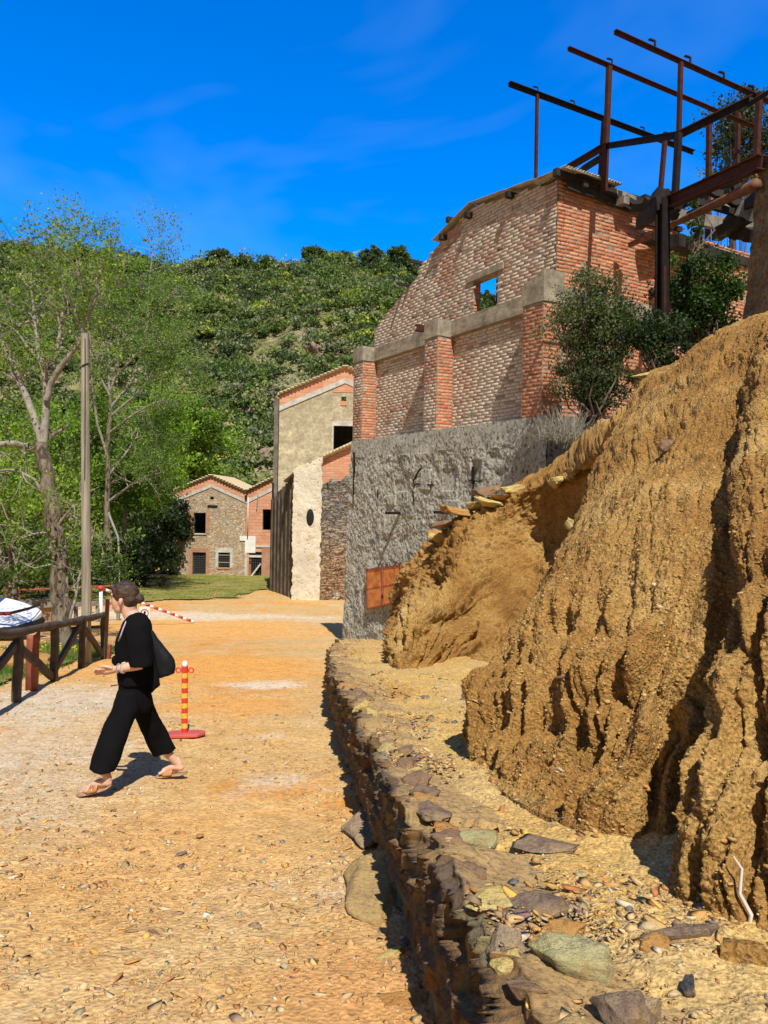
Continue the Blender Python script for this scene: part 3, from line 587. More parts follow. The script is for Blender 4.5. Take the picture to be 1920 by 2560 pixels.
ZB0 = 5.36; ZB1 = 5.72; ZP = 3.14                  # concrete beam, plinth top
wn = [sz(1184, 700, OW), sz(1245, 672, OW)]; ws0, ws1 = wn[1][0], wn[0][0]; wz0, wz1 = ZB1, sz(1245, 677, OW)[1]
top = lambda s: np.interp(s, gs, gz)
rag = lambda s, z: (fbm(np.array([[s*1.0, z, 0]]), 4, 2, 95)[0]-.5)*.16*(s > 2.7)
def ins_l(s, z): return z < top(s)-.05+rag(s, z) and not (ws0-.02 < s < ws1+.02 and wz0 < z < wz1+.14) and not (ws0-.2 < s < ws1+.22 and wz1 < z < wz1+.14)
bricks("gable_wall", OW, d_, n_, 0.0, sL, ZB1, 8.3, ins_l, lambda c, s, z: c_wash(c, s, z, .06), bb, prot=.0016, gap=.008)
# solid wall behind the bricks (pieces around the window)
mb = MB(); th = e_*.20
def wallpiece(s0, s1, zb, zt0, zt1):
    q = [OW+d_*s0+UZ*zb, OW+d_*s1+UZ*zb, OW+d_*s1+UZ*zt1, OW+d_*s0+UZ*zt0]; mb.prism(q, th)
cuts = [0]+[float(x) for x in gs if 0.05 < x < sL-.05]+[ws0, ws1, sL]; cuts = sorted(set(cuts))
for a, b in zip(cuts[:-1], cuts[1:]):
    k = int(max(1, round((b-a)/.35)))
    for j in range(k):
        s0 = a+(b-a)*j/k; s1 = a+(b-a)*(j+1)/k; t0, t1 = top(s0)-.06+rag(s0, 1)*.3, top(s1)-.06+rag(s1, 1)*.3
        if s0 >= ws0-.001 and s1 <= ws1+.001: wallpiece(s0, s1, wz1, t0, t1)
        else: wallpiece(s0, s1, ZB0, t0, t1)
mb.prism([OW+UZ*.3, OW+d_*s_end+UZ*.3, OW+d_*s_end+UZ*ZB0, OW+UZ*ZB0], th)
mb.build("wall_core", M_MORT, bb)
M_CONC = (lambda n: (n.base(n.mix(n.ramp(n.noise(3, 5, .65), [(.45, 0), (.62, .7)]), n.ramp(n.noise(7, 5, .65), [(.3, (.26, .22, .16)), (.7, (.46, .40, .30))]), (.16, .14, .11))), n.bump(n.noise(30, 5, .75), .02), n.m)[2])(NM("weathered_concrete", .95, .1))
def rough_box(o, cuts=5, amp=.012, f=5, seed=1):
    bm = bmesh.new(); bm.from_mesh(o.data); L = max(o.dimensions) if o.dimensions[0] else 1
    bmesh.ops.subdivide_edges(bm, edges=bm.edges, cuts=cuts, use_grid_fill=True); bm.normal_update()
    V = np.array([v.co[:] for v in bm.verts]); q = (fbm(V, f, 3, seed)-.5)*amp*2
    for v, a in zip(bm.verts, q): v.co += v.normal*float(a)
    bm.to_mesh(o.data); bm.free(); return o
sp = [s for s in (sz(1305, 900, OF)[0], sz(1090, 1000, OF)[0])]
pil = [(-.02, .62, .45), None, None]
sA0 = sz(1357, 850, OF)[0]; sA1 = sz(1306, 850, OF)[0]; sB0 = sz(1093, 900, OF)[0]; sB1 = sz(1061, 900, OF)[0]; sC0 = sz(906, 950, OF)[0]; sC1 = sz(884, 950, OF)[0]
for q, (a, b) in enumerate([(sA0, sA1), (sB0, sB1), (sC0, sC1)]):
    z1 = ZB0-.02; o = MB().prism([OF+d_*a+UZ*(ZP-.05)-n_*0, OF+d_*b+UZ*(ZP-.05), OF+d_*b+UZ*z1, OF+d_*a+UZ*z1], e_*.52).build("pilaster", M_MORT, bb)
    tag(o, ["right brick pilaster with reddish bricks behind the bush", "middle brick pilaster", "left brick pilaster at the far end of the wall"][q])
    bricks("brick_face", OF, d_, n_, a+.0, b, ZP, z1, lambda s, z: True, lambda c, s, z: (c_wash(c, s, z, .45) if q != 0 else c_red(c, s, z, .1)*.75), bb, bl=.255, parent=o)
    OS = OF+d_*a; bricks("side_face", OS, e_, -d_, 0, .46, ZP, z1, lambda s, z: True, lambda c, s, z: c_red(c, s, z, .10)*1.05, bb, bl=.23, parent=o)
    cp = MB().prism([OF+d_*(a-.02)+UZ*(z1+.002)+n_*.02, OF+d_*(b+.02)+UZ*(z1+.002)+n_*.02, OF+d_*(b+.02)+UZ*(ZB1+.02)+n_*.02, OF+d_*(a-.02)+UZ*(ZB1+(.22 if q == 0 else .02))+n_*.02], e_*.5).build("pilaster_cap", M_CONC, bb, parent=o); rough_box(cp, 6, .012, 6, q)
for a, b in ((sA1+.02, sB0-.02), (sB1+.02, sC0-.02)):
    bricks("panel_wall", OW, d_, n_, a-.25, b+.45, ZP-.02, ZB0-.01, lambda s, z: True, lambda c, s, z: c_wash(c, s, z, -.02)*1.06, bb, prot=.0014, gap=.008)
    o = MB().prism([OW+n_*.10+d_*(a-.2)+UZ*ZB0, OW+n_*.10+d_*(b+.4)+UZ*ZB0, OW+n_*.10+d_*(b+.4)+UZ*ZB1, OW+n_*.10+d_*(a-.2)+UZ*ZB1], e_*.12).build("concrete_beam", M_CONC, bb); rough_box(o, 14, .014, 6, 3)
o = MB().prism([OW+n_*.03+d_*(ws0-.2)+UZ*(wz1), OW+n_*.03+d_*(ws1+.22)+UZ*(wz1), OW+n_*.03+d_*(ws1+.22)+UZ*(wz1+.14), OW+n_*.03+d_*(ws0-.2)+UZ*(wz1+.14)], e_*.3).build("window_lintel", M_CONC, bb); rough_box(o, 5, .006, 8, 5)
mb = MB().bar(OW+e_*.5+d_*(ws1-.28)+UZ*(wz0-1.0), OW+e_*.5+d_*(ws1-.26)+UZ*(wz1+.6), .09, .05); 
M_BURNT = plain("burnt_timber", (.030, .026, .022), .85, .5, 4, .006); M_TIMB = plain("grey_timber", (.22, .20, .17), .9, .45, 5, .008); M_RUST = plain("rusty_steel", (.065, .022, .016), .75, .4, 9, .003, .25); M_DKST = plain("dark_steel", (.02, .013, .012), .7, .5, 9, .003, .3)
mb.build("window_post", M_BURNT, bb)
# reveal bricks (orange) at the far jamb
bricks("window_jamb", OW+d_*ws1, e_, -d_, 0.0, .19, wz0, wz1, lambda s, z: True, lambda c, s, z: c_red(c, s, z, .05), bb, bl=.2, prot=.012)
# right-hand wall
TR = 4.9
topr = lambda t: np.interp(t, [0, 2.15, 2.3, 2.75, 2.8, 3.5, TR], [gz[0]-.02, gz[0]-.02, gz[0]-.14, gz[0]-.22, 7.55, 7.45, 7.4])
ins_r = lambda s, z: z < topr(s)
bricks("side_wall", OW, e_, -d_, 0.0, 9.2, ZB1+.0, 8.2, ins_r, lambda c, s, z: c_red(c, s, z, .24), bb, prot=.006, gap=.009, bl=.25)
bricks("side_wall_base", OW, e_, -d_, 0.0, 9.2, 1.2, ZB0-.02, lambda s, z: True, lambda c, s, z: c_red(c, s, z, .30), bb, prot=.006, gap=.009, bl=.25)
mb = MB()
ts = list(np.linspace(0, 9.2, 30))
for a, b in zip(ts[:-1], ts[1:]): mb.prism([OW+e_*a+UZ*.4, OW+e_*b+UZ*.4, OW+e_*b+UZ*(topr(b)-.05), OW+e_*a+UZ*(topr(a)-.05)], d_*.34)
mb.build("side_wall_core", M_MORT, bb)
o = MB().prism([OW-d_*.06+e_*(-.42)+UZ*ZB0, OW-d_*.06+e_*9.2+UZ*ZB0, OW-d_*.06+e_*9.2+UZ*(ZB1-.002), OW-d_*.06+e_*(-.42)+UZ*(ZB1-.002)], d_*.06).build("side_beam", M_CONC, bb); rough_box(o, 10, .01, 6, 6)
# rough rendered base wall, leaning slightly outwards at the foot
def m_render():
    n = NM("rough_cement_render", .95, .08); v = n.vec((1, 1, .8))
    c = n.ramp(n.noise(1.1, 6, .65), [(.3, (.31, .31, .265)), (.48, (.54, .53, .45)), (.68, (.42, .39, .29))])
    c = n.mix(n.ramp(n.noise(13, 6, .75, v), [(.40, .9), (.50, 0)]), c, (.10, .09, .075)); c = n.mix(n.ramp(n.noise(16, 5, .7), [(.54, 0), (.66, .6)]), c, (.66, .62, .55))
    n.base(c); n.bump(n.noise(11, 6, .7), .05).bump(n.noise(38, 5, .75), .022); return n.m
M_REND = m_render()
s0, s1 = sz(1372, 1060, OF)[0], sC1+.02
ss = np.linspace(s0, s1, 420); zz = np.linspace(-3.4, ZP, 380); SS, ZZ = np.meshgrid(ss, zz, indexing='ij')
out = np.clip((ZP-ZZ)/5.6, 0, 1)*.13
Pw = OF[None, None]+d_*(SS)[..., None]+n_*(out+.03)[..., None]+UZ*ZZ[..., None]; Pw[..., :2] += d_[:2]*np.clip((SS-(s1-.5))/.5, 0, 1)[..., None]*out[..., None]*.5
dd = (fbm(Pw, 1.4, 3, 100)-.5)*.12+(fbm(Pw, 5, 4, 101)-.5)*.075+(fbm(Pw, 22, 3, 102)-.5)*.04
dd *= np.clip((ZP-ZZ)/.25, .15, 1); dd = np.where(ZZ > ZP-.5, dd*.4, dd)
for (bx, by, bw, bh_, dep) in [(1000, 1215, .45, .30, .05), (1125, 1200, .55, .5, .06), (985, 1250, .4, .26, -.03), (1140, 1262, .6, .22, -.05), (1195, 1180, .35, .5, .05), (1070, 1200, .4, .5, -.03)]:
    q, z = sz(bx, by, OF); msk = (abs(SS-q) < bw/2) & (abs(ZZ-z) < bh_/2); dd = np.where(msk, dd*.25-dep, dd)
Pw = Pw+n_*dd[..., None]
mesh("rendered_base_wall", Pw.reshape(-1, 3), grid_faces(len(ss), len(zz)), M_REND, bb, smooth=True)
mb = MB()
a = OF+d_*s0; b = OF+d_*s1
mb.prism([a+UZ*(ZP-.01)+n_*.02, b+UZ*(ZP-.01)+n_*.02, b+UZ*(ZP-.01)+e_*.6, a+UZ*(ZP-.01)+e_*.6], UZ*.02); mb.prism([b-UZ*3.4+n_*.12, b+UZ*ZP+n_*.0, b+UZ*ZP+e_*5, b-UZ*3.4+e_*5], -d_*.1); mb.prism([a-UZ*1+n_*.05, a+UZ*ZP, a+UZ*ZP+e_*9, a-UZ*1+e_*9], d_*.3)
mb.build("base_ledge", M_REND, bb)
for px, py in ((1005, 1283), (1130, 1281)):
    q, z = sz(px, py, OF); p = OF+d_*q+UZ*z; MB().bar(p-n_*.1, p+n_*.46, .10, .06).build("bracket", M_DKST, bb)
q, z = sz(1061, 821, OF); p = OF+d_*q+UZ*z; MB().ibeam(p+e_*.5, p+n_*.22+d_*.05, .13, .15, kind='C').build("steel_stub", M_RUST, bb)
for px, py in ((1042, 655), (1012, 712), (1122, 592)):
    q, z = sz(px, py, OW); p = OW+d_*q+UZ*z
    if py < 713 and px != 1122: MB().bar(p+e_*.3, p+n_*.22, .08, .07).build("purlin_end", M_BURNT, bb)
# corrugated roof strips
def sheet(name, a, b, wdir, w, corr_along, amp=.022, label=None):   # strip from a to b; wdir inward; corrugations run along wdir
    L = np.linalg.norm(b-a); nA = int(L/.018); V = []; up = np.cross((b-a)/L, wdir); up *= np.sign(up[2])
    for i in range(nA+1):
        for j in range(6): V.append(a+(b-a)*i/nA+wdir*w*j/5+up*amp*math.sin(i*.018/.076*6.283)*1+up*(fbm(np.array([[i*.03, j, 0]]), 1, 2, 5)[0]-.5)*.05)
    F = [tuple(x) for x in grid_faces(nA+1, 6)]; o = mesh(name, V, F, plain("corrugated_sheet", (.34, .30, .24), .6, .35, 5, .004, .2), bb, smooth=True); s_ = o.modifiers.new("s", 'SOLIDIFY'); s_.thickness = .012; return o
pa = OW+d_*(gs[1])+UZ*(gz[1]+.03)+n_*.12; pb = OW-d_*.34+UZ*(gz[0]+.03)+n_*.12; sheet("roof_sheet", pa, pb, e_, 1.30, 0, amp=.002); sheet("roof_sheet", pb+UZ*.03, pb+UZ*.03+e_*1.5, d_, .9, 0, amp=.02)
q, z = sz(1092, 608, OW); pc = OW+d_*q+UZ*(z+.04)+n_*.16; sheet("roof_sheet", pc, pa-UZ*.01, e_, .55, 0, amp=.002)
for px, py, l in ((1132, 552, .2), (1178, 540, .24), (1282, 490, .2), (1115, 595, .2)):
    q, z = sz(px, py, OW); p = OW+d_*q+UZ*(z); MB().bar(p+e_*.8, p+n_*.17, .11, .12).build("purlin_end", M_BURNT, bb)
zt = gz[0]
for a, b, w_, h_, dz, m_ in ((-.18, 3.1, .12, .14, .0, M_BURNT), (.1, 2.0, .05, .24, -.13, M_BURNT), (1.0, 3.4, .10, .10, -.02, M_TIMB), (2.2, 5.2, .14, .10, .02, M_BURNT), (.3, 1.2, .3, .10, .05, M_BURNT)):
    MB().bar(OW-d_*.14+e_*a+UZ*(zt+dz), OW-d_*.10+e_*b+UZ*(zt+dz-(b-a)*.035), w_, h_, seg=6, jit=.012).build("wall_plate", m_, bb)
p = OW+e_*1.55+UZ*(zt-.22); MB().bar(p+d_*.8, p-d_*.32, .16, .15, seg=3, jit=.01).build("rafter_end", M_TIMB, bb)
p = OW+e_*.5+UZ*(zt-.12); MB().bar(p+d_*.8, p-d_*.25, .12, .12, seg=3, jit=.01).build("rafter_end", M_BURNT, bb)
for x0_, y0_, x1_, y1_, w_ in ((1041, 1210, 1088, 1212, .03), (1041, 1196, 1041, 1262, .03), (1188, 1165, 1190, 1260, .03), (1176, 1203, 1210, 1204, .02), (951, 1225, 953, 1290, .025), (1058, 1172, 1041, 1200, .04), (890, 1130, 889, 1270, .03)):
    a = sz(x0_, y0_, OF); b = sz(x1_, y1_, OF); MB().bar(OF+d_*a[0]+UZ*a[1]+n_*.06, OF+d_*b[0]+UZ*b[1]+n_*.06, w_, .05, up=n_, seg=4, jit=.01).build("crack_strip", M_DKST, bb)  # dark bars added in place of cracks and slots in the render
# window shutters / hatch in the rendered base
ht = thing("rusty_hatch", "rusty orange two leaf metal hatch set low in the grey rendered wall", "hatch", OF+d_*sz(980, 1468, OF)[0]+n_*.3+UZ*sz(980, 1520, OF)[1])
hc = [sz(px, py, OF) for px, py in ((937, 1424), (1022, 1413), (1023, 1502), (939, 1521))]; HO = OF+n_*.215
M_HAT = (lambda n: (n.base(n.mix(n.ramp(n.noise(3.0, 6, .7, n.vec((1, 1, 1.3))), [(.46, 0), (.60, .8)]), n.ramp(n.noise(6, 4, .6), [(.3, (.68, .24, .06)), (.7, (.78, .34, .11))]), (.46, .12, .03))), n.bump(n.noise(20, 4, .6), .004), n.m)[2])(NM("rusty_orange_plate", .75, .2))
H3 = [HO+d_*a+UZ*b for a, b in hc]; tl_, tr_, br_, bl_ = H3
lerp = lambda a, b, t: a+(b-a)*t
for k, (u0, u1) in enumerate(((.02, .485), (.515, .98))):
    o = MB().prism([lerp(tl_, tr_, u0), lerp(tl_, tr_, u1), lerp(bl_, br_, u1), lerp(bl_, br_, u0)], n_*(.03+.004*k)).build("hatch_leaf", M_HAT, ht, bevel=.004)
    MB().bar(lerp(lerp(tl_, tr_, u0), lerp(bl_, br_, u0), .48)+n_*(.036+.004*k), lerp(lerp(tl_, tr_, u1), lerp(bl_, br_, u1), .48)+n_*(.036+.004*k), .012, .012).build("rib", M_HAT, ht, parent=o)
fr = MB()
for a, b in ((tl_, tr_), (bl_, br_), (tl_, bl_), (tr_, br_)): fr.bar(a+n_*.02+(a-b)/np.linalg.norm(a-b)*.02, b+n_*.02+(b-a)/np.linalg.norm(a-b)*.02, .045, .05, up=n_)
fr.bar(lerp(tl_, tr_, .5)+n_*.04, lerp(bl_, br_, .5)+n_*.04, .03, .04, up=n_); fr.build("hatch_frame", plain("hatch_frame_rust", (.30, .09, .05), .8, .3, 8, .003), ht)
MB().bar(lerp(lerp(tl_, tr_, .5), lerp(bl_, br_, .5), .72)+n_*.06, lerp(lerp(tl_, tr_, .5), lerp(bl_, br_, .5), .82)+n_*.06, .04, .03, up=n_).build("latch", M_DKST, ht)

# ------------------------------------------------------------------ rusty steel frame above it
sf = thing("rusty_framework", "rusty skeleton frame of steel posts and beams rising above the brick building", "steel frame", P(1653, 760, 11.8))
def alongE(p0, px):
    v = ray(px, 600); k = v[0]/v[1]; t = (k*p0[1]-p0[0])/(e_[0]-k*e_[1]); return p0+e_*t
def clip(p): MB().bar(p, p+UZ*.10+e_*.0, .02, .05).bar(p+UZ*.10-e_*.02, p+UZ*.10-e_*.13-UZ*.01, .04, .02).build("clip", M_DKST, sf)
bA = P(1343, 235, 17.0); bB = P(1523, 164, 14.5); bC = P(1702, 154, 11.8)
for p0, x0, x1, m_, wd, cl in ((bA, 1265, 1730, M_DKST, .095, (1336, 1428, 1603, 1678)), (bB, 1410, 1895, M_RUST, .066, (1519,)), (bC, 1525, 1935, M_RUST, .058, (1625, 1714, 1799, 1873))):
    MB().ibeam(alongE(p0, x0), alongE(p0, x1), wd, wd*1.05, kind='L').build("purlin", m_, sf)
    for c in cl: clip(alongE(p0, c)+UZ*wd*.5)
def post(a, b, w_, m_=M_RUST, kind='C', lab=None):
    o = MB().ibeam(a, b, w_, w_*.9, up=d_, kind=kind).build("post", m_, sf)
    return o
post(P(1343, 236, 17), P(1337, 600, 17), .066)
post(P(1523, 166, 14.5), P(1511, 478, 14.5), .095); post(P(1511, 300, 14.8), P(1500, 480, 14.8), .09)
post(P(1702, 156, 11.8), P(1697, 335, 11.8), .065); post(P(1697, 333, 11.8), P(1687, 500, 11.8), .09, M_DKST)
post(P(1664, 331, 18.6), P(1646, 540, 18.6), .10); post(P(1773, 289, 15), P(1769, 600, 15), .09); post(P(1845, 283, 17), P(1839, 600, 17), .10)
post(P(1899, 232, 12.7), P(1889, 420, 12.7), .09)
post(P(1657, 500, 11.8), P(1655, 800, 11.8), .17, M_DKST, 'I')
post(P(1660, 560, 11.74), P(1660, 830, 11.74), .05, M_RUST, 'C')
def beam(a, b, w_, h_, m_, kind='I', name="beam", seg=1): 
    (MB().ibeam(a, b, w_, h_, kind=kind) if kind != 'B' else MB().bar(a, b, w_, h_, seg=6, jit=.012)).build(name, m_, sf)
beam(P(1642, 520, 12.1), P(1905, 404, 10.0), .13, .19, M_RUST)
beam(P(1300, 490, 17.5), P(1511, 366, 14.5), .10, .11, M_RUST, 'L'); beam(P(1511, 366, 14.5), P(1697, 337, 11.8), .09, .10, M_DKST, 'L'); beam(P(1697, 337, 11.8), P(1880, 247, 12.0), .10, .12, M_DKST, 'L'); beam(P(1870, 262, 12.0), P(1935, 222, 12.2), .07, .08, M_DKST, 'L')
beam(P(1415, 452, 16.0), P(1507, 394, 14.8), .05, .13, M_BURNT, 'B', "timber"); beam(P(1470, 470, 15.5), P(1510, 440, 14.8), .08, .12, M_BURNT, 'B', "timber")
beam(P(1600, 560, 13.5), P(1672, 500, 12.0), .14, .22, M_BURNT, 'B', "timber"); beam(P(1630, 488, 12.0), P(1700, 520, 12.0), .3, .2, M_DKST, 'B', "column_head"); beam(P(1635, 515, 11.9), P(1690, 510, 11.9), .25, .22, M_DKST, 'B', "column_head")
MB().tube([P(1576, 612, 15.0), P(1700, 553, 12.6), P(1790, 510, 11.2), P(1890, 462, 10.0)], [.055, .055, .065, .085], 8, rough=.06).build("log", plain("rusty_log", (.16, .075, .045), .85, .4, 6, .008), sf, smooth=True)
tb = thing("timber_grid", "weathered grey and burnt timbers lying level behind the rusty steel column", "timber beams", P(1780, 600, 15.5))
for a, b, w_, h_, m_ in ((P(1672, 535, 14), P(1890, 575, 15.5), .12, .22, M_TIMB), (P(1745, 480, 15), P(1900, 540, 16), .10, .22, M_TIMB), (P(1720, 500, 13.5), P(1880, 545, 13.5), .10, .10, M_BURNT), (P(1668, 518, 15), P(1810, 560, 17), .07, .09, M_RUST),
    (P(1620, 590, 15.2), P(1860, 660, 17.4), .3, .2, M_BURNT), (P(1700, 515, 16), P(1850, 445, 13), .09, .12, M_DKST), (P(1815, 560, 14.5), P(1905, 480, 12), .12, .16, M_BURNT), (P(1838, 455, 14), P(1840, 530, 14), .14, .14, M_BURNT), (P(1850, 520, 13), P(1915, 545, 12.6), .14, .26, M_TIMB),
    (P(1600, 552, 15.6), P(1700, 575, 16.2), .12, .10, M_RUST), (P(1590, 520, 14.6), P(1700, 500, 13.2), .16, .14, M_BURNT), (P(1610, 505, 14.4), P(1690, 545, 13.6), .12, .14, M_BURNT), (P(1700, 545, 14.5), P(1810, 500, 13), .10, .12, M_BURNT), (P(1760, 470, 13.5), P(1850, 510, 13.5), .12, .12, M_BURNT), (P(1790, 590, 14), P(1870, 540, 13), .2, .2, M_BURNT), (P(1830, 575, 14), P(1890, 590, 13), .24, .22, M_BURNT), (P(1680, 600, 15), P(1780, 640, 16), .25, .25, M_BURNT), (P(1560, 498, 15), P(1668, 545, 15.5), .12, .10, M_BURNT)):
    MB().bar(a, b, w_, h_, seg=6, jit=.012).build("timber", m_, tb)
# masonry pillar at the right edge
def m_pillar():
    n = NM("rough_brown_masonry", .95, .1); c = n.ramp(n.noise(2.2, 6, .7), [(.32, (.15, .105, .06)), (.48, (.24, .17, .10)), (.62, (.36, .28, .17)), (.72, (.20, .10, .055))])
    c = n.mix(n.ramp(n.noise(18, 5, .7), [(.38, .7), (.5, 0)]), c, (.07, .05, .03)); n.base(c); n.bump(n.noise(7, 6, .7), .06).bump(n.noise(40, 5, .7), .02); return n.m
zz = np.linspace(0, 1, 220); aa = np.linspace(0, 1, 260); ZZ, AA = np.meshgrid(zz, aa, indexing='ij')
lx = np.interp(ZZ, [0, .10, .25, .45, .62, .8, 1], [1842, 1852, 1857, 1866, 1874, 1886, 1890]); zb_, zt_ = 1.8, 6.25
LX = (lx-960)/1850*9.4
cor = np.array([(3.3, 2.2), (.3, .9), (.3, 0), (1.9, -.15), (3.3, .3)]); cu = np.interp(AA, np.linspace(0, 1, 5), cor[:, 0]); cv = np.interp(AA, np.linspace(0, 1, 5), cor[:, 1])
Pp = np.stack([LX+cu, 9.4+cv, zb_+(zt_-zb_)*ZZ], -1); q = (fbm(Pp, 2, 4, 120)-.5)*.30+(fbm(Pp, 9, 3, 121)-.5)*.09+(fbm(Pp, 30, 3, 122)-.5)*.04
Pp[..., 0] -= q*.8; Pp[..., 1] -= q*.7; Pp[..., 2] += (fbm(Pp, 3, 3, 123)-.5)*.2*ZZ
nz, na = ZZ.shape; capc = np.array([4.9+.9, 10.3, zt_-.1]); V = np.concatenate([Pp.reshape(-1, 3), [capc]]); F = [tuple(f) for f in grid_faces(nz, na)]+[((nz-1)*na+j, (nz-1)*na+j+1, nz*na) for j in range(na-1)]
tag(mesh("masonry_pillar", V, F, m_pillar(), smooth=True), "rough brown masonry pillar at the right edge carrying the rusty beam and log", "pillar")

# ------------------------------------------------------------------ houses behind
def facade(name, Y, xs_, ztop, holes, m, root, th=.35, zbot=-6.5, parent=None):   # wall facing the viewer; ztop: function of x
    hx = sorted(set([xs_[0], xs_[1]]+[h[0] for h in holes]+[h[1] for h in holes])); full = [hx[0]]
    for a, b in zip(hx[:-1], hx[1:]):
        k = max(1, int((b-a)/.6)); full += [a+(b-a)*(j+1)/k for j in range(k)]
    mb = MB()
    for a, b in zip(full[:-1], full[1:]):
        zs = [zbot]
        for h in sorted([h for h in holes if h[0] <= a+1e-6 and h[1] >= b-1e-6], key=lambda h: h[2]): zs += [h[2], h[3]]
        for i in range(0, len(zs), 2):
            z0 = zs[i]; last = i+1 >= len(zs); t0, t1 = (ztop(a), ztop(b)) if last else (zs[i+1], zs[i+1])
            mb.prism([(a, Y, z0), (b, Y, z0), (b, Y, t1), (a, Y, t0)], (0, th, 0))
    return mb.build(name, m, root, parent=parent)
def m_rubble():
    n = NM("rubble_masonry", .95, .1); wv = n.vec((1, 1, 2.1)); nz_ = n.noise(1.6, 4, .6)
    t = n.t; mx = t.nodes.new("ShaderNodeVectorMath"); mx.operation = 'ADD'; sc2 = t.nodes.new("ShaderNodeTexNoise"); sc2.inputs['Scale'].default_value = 2.5; n.L(wv, mx.inputs[0]); n.L(wv, sc2.inputs['Vector']); n.L(sc2.outputs['Color'], mx.inputs[1])
    cell = n.vor(3.6, mx.outputs[0], out='Color'); ed = n.vor(3.6, mx.outputs[0], feat='DISTANCE_TO_EDGE')
    sepc = n.ramp(cell, [(0, (.30, .23, .16)), (.3, (.58, .38, .23)), (.55, (.70, .54, .35)), (.8, (.46, .40, .33)), (1, (.76, .58, .36))])
    c = n.mix(n.ramp(nz_, [(.46, 0), (.66, .5)]), sepc, (.50, .30, .19)); c = n.mix(n.ramp(ed, [(.02, 1), (.09, 0)]), c, (.52, .44, .32))
    c = n.mix(n.ramp(n.noise(.5, 4, .6), [(.58, 0), (.75, .3)]), c, (.22, .16, .12)); n.base(c); n.bump(n.ramp(ed, [(0, 0), (.12, 1)]), .05).bump(n.noise(14, 5, .7), .04); return n.m
def m_hollow(name, w_=.5, h_=.25, c1=(.58, .24, .13), c2=(.66, .33, .20)):
    n = NM(name, .9, .12); t = n.t; sp_ = t.nodes.new("ShaderNodeSeparateXYZ"); cb = t.nodes.new("ShaderNodeCombineXYZ"); n.L(n.tc, sp_.inputs[0]); n.L(sp_.outputs[0], cb.inputs[0]); n.L(sp_.outputs[2], cb.inputs[1])
    b = t.nodes.new("ShaderNodeTexBrick"); b.inputs['Scale'].default_value = 1; b.inputs['Brick Width'].default_value = w_; b.inputs['Row Height'].default_value = h_; b.inputs['Mortar Size'].default_value = .012; b.inputs['Mortar Smooth'].default_value = .2
    b.inputs['Color1'].default_value = (*c1, 1); b.inputs['Color2'].default_value = (*c2, 1); b.inputs['Mortar'].default_value = (.46, .33, .24, 1); n.L(cb.outputs[0], b.inputs[0])
    c = n.mix(n.ramp(n.noise(1.1, 5, .6), [(.45, 0), (.7, .5)]), b.outputs[0], (.66, .42, .28)); n.base(c); n.bump(n.math('MULTIPLY', b.outputs[1], -1), .02).bump(n.noise(20, 4, .6), .006); return n.m
M_RUB = m_rubble(); M_HOL = m_hollow("hollow_brick"); M_CEM = plain("pale_cement_band", (.50, .47, .42), .95, .3, 3, .01); M_TILE = plain("roof_tile_edge", (.58, .46, .28), .9, .3, 6, .01)
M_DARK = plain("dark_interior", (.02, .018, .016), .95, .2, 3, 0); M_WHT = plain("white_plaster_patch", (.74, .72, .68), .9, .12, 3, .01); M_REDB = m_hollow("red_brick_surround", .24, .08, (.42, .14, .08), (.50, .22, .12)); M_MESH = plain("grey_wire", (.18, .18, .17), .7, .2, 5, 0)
HY = 57.0
def Hq(ix, iy, Y=HY): p = P(420+ix*.1808, 1160+iy*.1808, Y); return float(p[0]), float(p[2])
def house(name, label, pts, Y, depth, holes, m_wall, lo):    # pts: roof line (x,z) left->right
    hs_ = thing(name, label, "house", ((pts[0][0]+pts[-1][0])/2, Y, lo)); tp = lambda x: float(np.interp(x, [p[0] for p in pts], [p[1] for p in pts]))
    facade("front_wall", Y, (pts[0][0], pts[-1][0]), lambda x: tp(x)-.02, holes, m_wall, hs_, zbot=lo-1)
    mb = MB(); x0, x1 = pts[0][0], pts[-1][0]
    mb.box(((x0+.175), Y+depth/2+.36, (lo-1+tp(x0))/2), (.35, depth, tp(x0)-lo+1)); mb.box(((x1-.175), Y+depth/2+.36, (lo-1+tp(x1))/2), (.35, depth, tp(x1)-lo+1)); mb.box(((x0+x1)/2, Y+depth+.5, (lo-1+tp(x0)-.4)/2), (x1-x0, .3, tp(x0)-lo+.6))
    mb.build("side_walls", m_wall, hs_)
    rf = MB()
    for (xa, za), (xb, zb) in zip(pts[:-1], pts[1:]): rf.prism([(xa-.10*(xa == x0), Y-.18, za+.0), (xb+.0, Y-.18, zb+.0), (xb, Y-.18, zb+.15), (xa-.10*(xa == x0), Y-.18, za+.15)], (0, depth+.6, 0))
    r = rf.build("roof", M_TILE, hs_)
    tt = MB()
    for (xa, za), (xb, zb) in zip(pts[:-1], pts[1:]):
        k = max(2, int(abs(xb-xa)/.22))
        for j in range(k):
            f = (j+.5)/k; tt.ball((xa+(xb-xa)*f, Y-.22, za+(zb-za)*f+.13), (.12, .12, .06), 6, 4)
    tt.build("edge_tiles", M_TILE, hs_, parent=r)
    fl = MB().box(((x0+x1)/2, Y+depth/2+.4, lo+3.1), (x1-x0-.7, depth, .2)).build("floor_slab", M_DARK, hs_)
    return hs_, tp
g1 = [Hq(100, 372), Hq(603, 168), Hq(1082, 385)]; lo = Hq(300, 1600)[1]
def hole(a, b, c, d_2): x0, z1 = Hq(a, c); x1, z0 = Hq(b, d_2); return (x0, x1, z0, z1)
hA = hole(358, 520, 672, 962); hB = hole(340, 520, 1215, 1600); hB = (hB[0], hB[1], Hq(340, 1555)[1], hB[3]); hC = hole(697, 855, 1222, 1435); hD = hole(585, 632, 452, 490)
